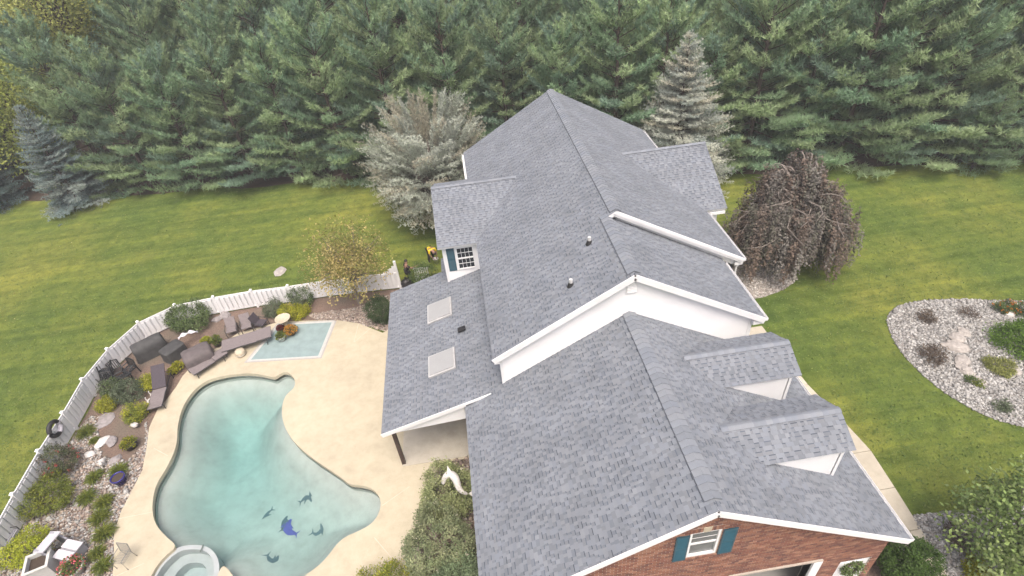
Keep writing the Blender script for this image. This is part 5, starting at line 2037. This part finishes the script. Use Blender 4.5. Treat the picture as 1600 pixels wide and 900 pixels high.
# black and white wreath on the fence top
A = gp(105, 695) + Vector((0, 0, 1.1))
t = thing('wreath', 'black and white round wreath hanging on the white fence', 'wreath', A, 0)
d_ = (gp(137, 645) - gp(105, 695)).normalized()
nr = Vector((-d_.y, d_.x, 0))
if nr.x < 0: nr = -nr
lp = []
for a in np.linspace(.2, 4.9, 15): lp.append(d_ * (.36 * math.cos(a)) + Vector((0, 0, .2 + .36 * math.sin(a))) + nr * .14)
MB().tube(lp, .11, 8).build('dark_ring', M['black'], t)
lp = []
for a in np.linspace(4.9, 6.6, 7): lp.append(d_ * (.36 * math.cos(a)) + Vector((0, 0, .2 + .36 * math.sin(a))) + nr * .14)
MB().tube(lp, .12, 8).build('white_bow', M['towel'], t)

# white dolphin statue leaning out of the olive bush
zt_ = 1.9
pp = [gp(692, 757, 1.75), gp(694, 748, 1.95), gp(700, 740, 2.1), gp(708, 742, 2.1), gp(714, 751, 1.95), gp(716, 762, 1.75), gp(723, 769, 1.6), gp(731, 772, 1.45)]
o0 = Vector((pp[4].x, pp[4].y, 0))
ds = thing('dolphin_statue', 'white leaping dolphin statue above the olive bush', 'statue', tuple(o0))
chain_skin('body', [tuple(q - o0) for q in pp], [.07, .13, .19, .20, .17, .14, .09, .05], M['stone_white'], ds)
e = pp[-1] - o0
MB().add([e, e + Vector((.28, .15, .05)), e + Vector((.16, 0, .02)), e + Vector((.26, -.18, .05))], [(0, 1, 2), (0, 2, 3)]).build('tail_fluke', M['stone_white'], ds).modifiers.new('solid', 'SOLIDIFY').thickness = .05
f_ = pp[2] - o0
MB().add([f_ + Vector((-.02, 0, .1)), f_ + Vector((.16, .02, .1)), f_ + Vector((.02, .18, .32))], [(0, 1, 2)]).build('dorsal_fin', M['stone_white'], ds).modifiers.new('solid', 'SOLIDIFY').thickness = .05
MB().tube([(0, 0, 0), (0, 0, 1.8)], .08, 8).build('stand', M['rock_grey'], ds)

# ------------------------------------------------------------------ lower left corner seats
p = gp(14, 862)
a_, rz, L_ = local(gp(-14, 905), gp(30, 832))
bn = thing('metal_bench', 'black metal bench by the fence at the left edge', 'bench', (p.x, p.y, .02), rz)
for sy in (-1, 1):
    y_ = sy * .75
    MB().tube([(.28, y_, 0), (.28, y_, .62), (-.25, y_, .64)], .024, 6).build('arm', M['darkmetal'], bn)
    MB().tube([(-.25, y_, 0), (-.25, y_, .45), (-.33, y_, .95)], .024, 6).build('back_post', M['darkmetal'], bn)
MB().tube([(-.33, -.75, .95), (-.33, .75, .95)], .024, 6).build('top_rail', M['darkmetal'], bn)
MB().tube([(-.26, -.75, .5), (-.26, .75, .5)], .02, 6).build('back_rail', M['darkmetal'], bn)
for k in range(15):
    y_ = -.68 + k * .097
    MB().tube([(-.26, y_, .5), (-.33, y_, .95)], .011, 5).build('spindle', M['darkmetal'], bn)
for k in range(5):
    MB().bx(-.22 + k * .1, -.15 + k * .1, -.75, .75, .43, .45).build('seat_slat', M['plasticgrey'], bn)

p = gp(112, 868)
bc = thing('box_chair', 'white and grey box chair in the gravel', 'chair', (p.x, p.y, .02), R(-20))
MB().prism([(-.85, -.42, .05), (-.22, -.42, .05), (-.22, -.42, .62), (-.6, -.42, .95), (-.85, -.42, .95)], (0, .06, 0)).build('side_panel', M['plasticgrey'], bc)
MB().prism([(-.85, .42, .05), (-.22, .42, .05), (-.22, .42, .62), (-.6, .42, .95), (-.85, .42, .95)], (0, -.06, 0)).build('side_panel', M['plasticgrey'], bc)
MB().prism([(-.92, -.46, .80), (-.92, .46, .80), (-.25, .46, 1.02), (-.25, -.46, 1.02)], (0, 0, .05)).build('top_panel', M['plasticwhite'], bc)
for y_ in (-.40, .04):
    MB().bx(-.2, .62, y_, y_ + .36, .52, .57).build('seat_board', M['plasticwhite'], bc)
MB().bx(-.2, .58, -.38, .38, .05, .50).build('base', M['plasticgrey'], bc)

p = gp(76, 892)
pl_ = thing('square_planter', 'pale grey square planter at the lower left', 'planter', (p.x, p.y, .02), R(18))
b = MB()
for (x0_, x1_, y0_, y1_) in ((-.42, .42, -.42, -.36), (-.42, .42, .36, .42), (-.42, -.36, -.36, .36), (.36, .42, -.36, .36)):
    b.bx(x0_, x1_, y0_, y1_, 0, .78)
b.build('side', M['pot_grey'], pl_)
b = MB()
for (x0_, x1_, y0_, y1_) in ((-.46, .46, -.46, -.355), (-.46, .46, .355, .46), (-.46, -.355, -.355, .355), (.355, .46, -.355, .355)):
    b.bx(x0_, x1_, y0_, y1_, .781, .83)
b.build('rim', M['pot_white'], pl_)
MB().bx(-.36, .36, -.36, .36, .55, .62).build('soil', M['soil'], pl_)

p = gp(200, 880)
MW = plain('wire_grey', (.16, .16, .155), .5, .1, 5)
wc = thing('wire_chair', 'grey wire mesh chair standing at the deck edge', 'chair', (p.x, p.y, DZ), R(-15))
for sx in (-1, 1):
    MB().tube([(sx * .26, -.28, 0), (sx * .26, -.26, .62), (sx * .26, .26, .64)], .016, 6).build('arm', MW, wc)
    MB().tube([(sx * .25, .30, 0), (sx * .25, .26, .45), (sx * .25, .36, .92)], .016, 6).build('back_post', MW, wc)
b = MB()
for k in range(9):
    b.tube([(-.25 + k * .0625, -.24, .43), (-.25 + k * .0625, .26, .43)], .007, 4, False)
    b.tube([(-.25, -.24 + k * .0625, .432), (.25, -.24 + k * .0625, .432)], .007, 4, False)
b.build('seat_mesh', MW, wc)
b = MB()
for k in range(9):
    b.tube([(-.25 + k * .0625, .26, .46), (-.25 + k * .0625, .36, .9)], .007, 4, False)
    b.tube([(-.25, .26 + k * .0125, .46 + k * .055), (.25, .26 + k * .0125, .46 + k * .055)], .007, 4, False)
b.build('back_mesh', MW, wc)
MB().tube([(-.25, .36, .92), (.25, .36, .92)], .016, 6).build('top_rail', MW, wc)

# wreath on the side door
dw = thing('door_wreath', 'green wreath on the white door of the brick garage', 'wreath', (5.58, .22, 2.05))
n_ = 420
a = RNG.uniform(0, 6.28, n_)
P = np.stack([np.cos(a) * .3, RNG.normal(size=n_) * .05, np.sin(a) * .3], 1) + RNG.normal(size=(n_, 3)) * .05
blades('leaves', P, RNG.normal(size=(n_, 3)), .12, .06, np.array((.10, .14, .05)) * RNG.uniform(.6, 1.6, (n_, 1)), M['leaf'], dw, True)
MB().tube([(.3 * math.cos(q), 0, .3 * math.sin(q)) for q in np.linspace(0, 6.283, 17)], .03, 6, False).build('hoop', M['bark'], dw)

# ------------------------------------------------------------------ people
def hand(verts, edges, radii, wi, d, side):
    """palm and five fingers grown from wrist vertex wi along d"""
    d = Vector(d).normalized()
    w0 = Vector(verts[wi])
    s_ = d.cross(Vector((0, 0, 1)))
    if s_.length < .1: s_ = Vector((0, 1, 0))
    s_.normalize()
    dn = s_.cross(d)
    palm = w0 + d * .06
    verts.append(tuple(palm)); radii.append((.036, .016)); pi_ = len(verts) - 1
    edges.append((wi, pi_))
    for k, (off, ln) in enumerate(((-.028, .062), (-.010, .075), (.010, .07), (.027, .055))):
        a_ = palm + d * .05 + s_ * off
        b_ = a_ + d * ln * .6 + dn * .012
        c_ = b_ + d * ln * .4 + dn * .022
        i0 = len(verts)
        verts.extend([tuple(a_), tuple(b_), tuple(c_)]); radii.extend([.010, .009, .007])
        edges.extend([(pi_, i0), (i0, i0 + 1), (i0 + 1, i0 + 2)])
    a_ = w0 + d * .045 + s_ * side * .04
    b_ = a_ + d * .05 + s_ * side * .02
    i0 = len(verts)
    verts.extend([tuple(a_), tuple(b_)]); radii.extend([.012, .009])
    edges.extend([(pi_, i0), (i0, i0 + 1)])


def person(label, loc, rz, J, shirt, hairmat='hair'):
    """J: joints of the pose"""
    t = thing('person', label, 'person', loc, rz)
    v = [J['pelvis'], J['belly'], J['chest'], J['neck'], J['head'], J['crown']]
    e = [(0, 1), (1, 2), (2, 3), (3, 4), (4, 5)]
    r = [.13, .125, .14, .055, .09, .085]
    for s_ in 'LR':
        i = len(v)
        v += [J['sh' + s_], J['el' + s_], J['wr' + s_]]
        e += [(2, i), (i, i + 1), (i + 1, i + 2)]
        r += [.062, .044, .028]
        hand(v, e, r, i + 2, Vector(J['wr' + s_]) - Vector(J['el' + s_]), 1 if s_ == 'L' else -1)
        i = len(v)
        v += [J['hip' + s_], J['kn' + s_], J['an' + s_], J['toe' + s_]]
        e += [(0, i), (i, i + 1), (i + 1, i + 2), (i + 2, i + 3)]
        r += [.085, .06, .042, .035]
    skin_obj('body', v, e, r, M['skin'], t, 1)
    v = [J['belly'], J['pelvis'], J['chest']]
    e = [(0, 1), (0, 2)]
    r = [.15, .155, .165]
    for s_ in 'LR':
        i = len(v)
        a_, b_ = Vector(J['sh' + s_]), Vector(J['el' + s_])
        v += [J['sh' + s_], tuple(a_.lerp(b_, .75))]
        e += [(2, i), (i, i + 1)]
        r += [.08, .068]
    skin_obj('shirt', v, e, r, M[shirt], t, 1)
    v = [J['pelvis']]
    e = []
    r = [.16]
    for s_ in 'LR':
        i = len(v)
        v += [J['hip' + s_], J['kn' + s_], J['an' + s_]]
        e += [(0, i), (i, i + 1), (i + 1, i + 2)]
        r += [.11, .085, .07]
    skin_obj('trousers', v, e, r, M['trousers'], t, 1)
    for s_ in 'LR':
        a_, b_ = Vector(J['an' + s_]), Vector(J['toe' + s_])
        chain_skin('shoe', [(a_.x, a_.y, .05), tuple(a_.lerp(b_, .5) * 1.0 - Vector((0, 0, 0))), (b_.x, b_.y, .045)], [.05, .05, .045], M['black'], t)
    h, c = Vector(J['head']), Vector(J['crown'])
    u = (c - h).normalized()
    hb_ = MB().blob(tuple(c + u * .005), (.105, .10, .085), 4, .06, 6, 10)
    hb_.build('hair', M[hairmat], t)
    f = Vector(J['face']).normalized()
    sd2 = f.cross(u).normalized()
    fm = MB()
    fm.blob(tuple(h + f * .095 - u * .0), (.016, .016, .02), 1, .02, 4, 6)
    fm.build('nose', M['skin'], t)
    em = MB()
    for q in (-1, 1): em.blob(tuple(h + f * .082 + sd2 * .033 * q + u * .028), .012, 2, .02, 4, 6)
    em.build('eyes', M['black'], t)
    er = MB()
    for q in (-1, 1): er.blob(tuple(h + sd2 * .09 * q), (.02, .02, .03), 3, .05, 4, 6)
    er.build('ears', M['skin'], t)
    MB().box(tuple(h + f * .085 - u * .04), (.02, .04, .008)).build('mouth', plain('lips', (.22, .08, .07), .5), t)
    return t

std = dict(pelvis=(0, 0, .93), belly=(0, 0, 1.08), chest=(.02, 0, 1.30), neck=(.03, 0, 1.47), head=(.06, 0, 1.58), crown=(.06, 0, 1.68), face=(1, 0, -.2),
           shL=(.01, .19, 1.39), elL=(-.08, .27, 1.12), wrL=(.04, .30, .90),
           shR=(.03, -.19, 1.39), elR=(.22, -.33, 1.26), wrR=(.48, -.35, 1.30),
           hipL=(0, .10, .88), knL=(.06, .16, .48), anL=(-.02, .20, .08), toeL=(.15, .24, .045),
           hipR=(0, -.10, .88), knR=(.10, -.13, .48), anR=(.04, -.16, .08), toeR=(.22, -.17, .045))
p = gp(641, 445)
person('person in dark clothes reaching towards the white garden gate', (p.x, p.y + .15, .01), R(20), std, 'shirt_dark').scale = (1.08, 1.08, 1.08)
p = gp(637, 450)
bgm = MB().blob((0, 0, .3), (.42, .36, .36), 9, .10, 8, 14)
bag = thing('rubbish_bag', 'full black bag on the ground before the dark-clothed person', 'bag', (p.x, p.y + .1, 0))
bgm.build('sack', M['bag'], bag)
MB().lathe([(.05, .60), (.035, .68), (.09, .80), (.02, .78)], 10).build('knot', M['bag'], bag)
bend = dict(pelvis=(-.10, 0, .86), belly=(.06, 0, .95), chest=(.28, 0, 1.0), neck=(.44, 0, .97), head=(.54, 0, .92), crown=(.62, 0, .87), face=(.5, 0, -.9),
            shL=(.30, .19, 1.0), elL=(.38, .24, .74), wrL=(.46, .16, .54), shR=(.30, -.19, 1.0), elR=(.40, -.24, .74), wrR=(.50, -.12, .54),
            hipL=(-.10, .10, .82), knL=(.0, .14, .46), anL=(-.10, .16, .08), toeL=(.08, .19, .045),
            hipR=(-.10, -.10, .82), knR=(.02, -.14, .46), anR=(-.06, -.17, .08), toeR=(.12, -.19, .045))
p = gp(675, 408)
person('person in a yellow shirt bending over a white bucket', (p.x, p.y, .01), R(-60), bend, 'shirt_yellow').scale = (1.12, 1.12, 1.12)
p = gp(682, 411)
bk = thing('bucket', 'white bucket under the bending person in yellow', 'bucket', (p.x, p.y, .01))
MB().lathe([(0, 0), (.14, 0), (.18, .36), (.195, .36), (.195, .38), (.165, .38), (.13, .02), (0, .02)], 18).build('pail', M['bucket'], bk)
MB().tube([(.18 * math.cos(q), .02, .36 - .2 * math.sin(q)) for q in np.linspace(0, 3.14, 9)], .008, 5, False).build('handle', M['darkmetal'], bk)

# ------------------------------------------------------------------ thin haze volume, added to lift the dark tones of the wood
hz = MB().bx(-420, 420, -320, 620, -5, 48).build('haze', M['lawn'])
hm = bpy.data.materials.new('haze')
hm.use_nodes = True
hn = hm.node_tree
hn.nodes.remove(hn.nodes['Principled BSDF'])
pv = hn.nodes.new('ShaderNodeVolumePrincipled')
pv.inputs['Color'].default_value = (.93, .95, .97, 1)
pv.inputs['Density'].default_value = .0011
pv.inputs['Anisotropy'].default_value = .0
hn.links.new(pv.outputs[0], hn.nodes['Material Output'].inputs['Volume'])
hz.data.materials.clear()
hz.data.materials.append(hm)
hz['kind'] = 'stuff'
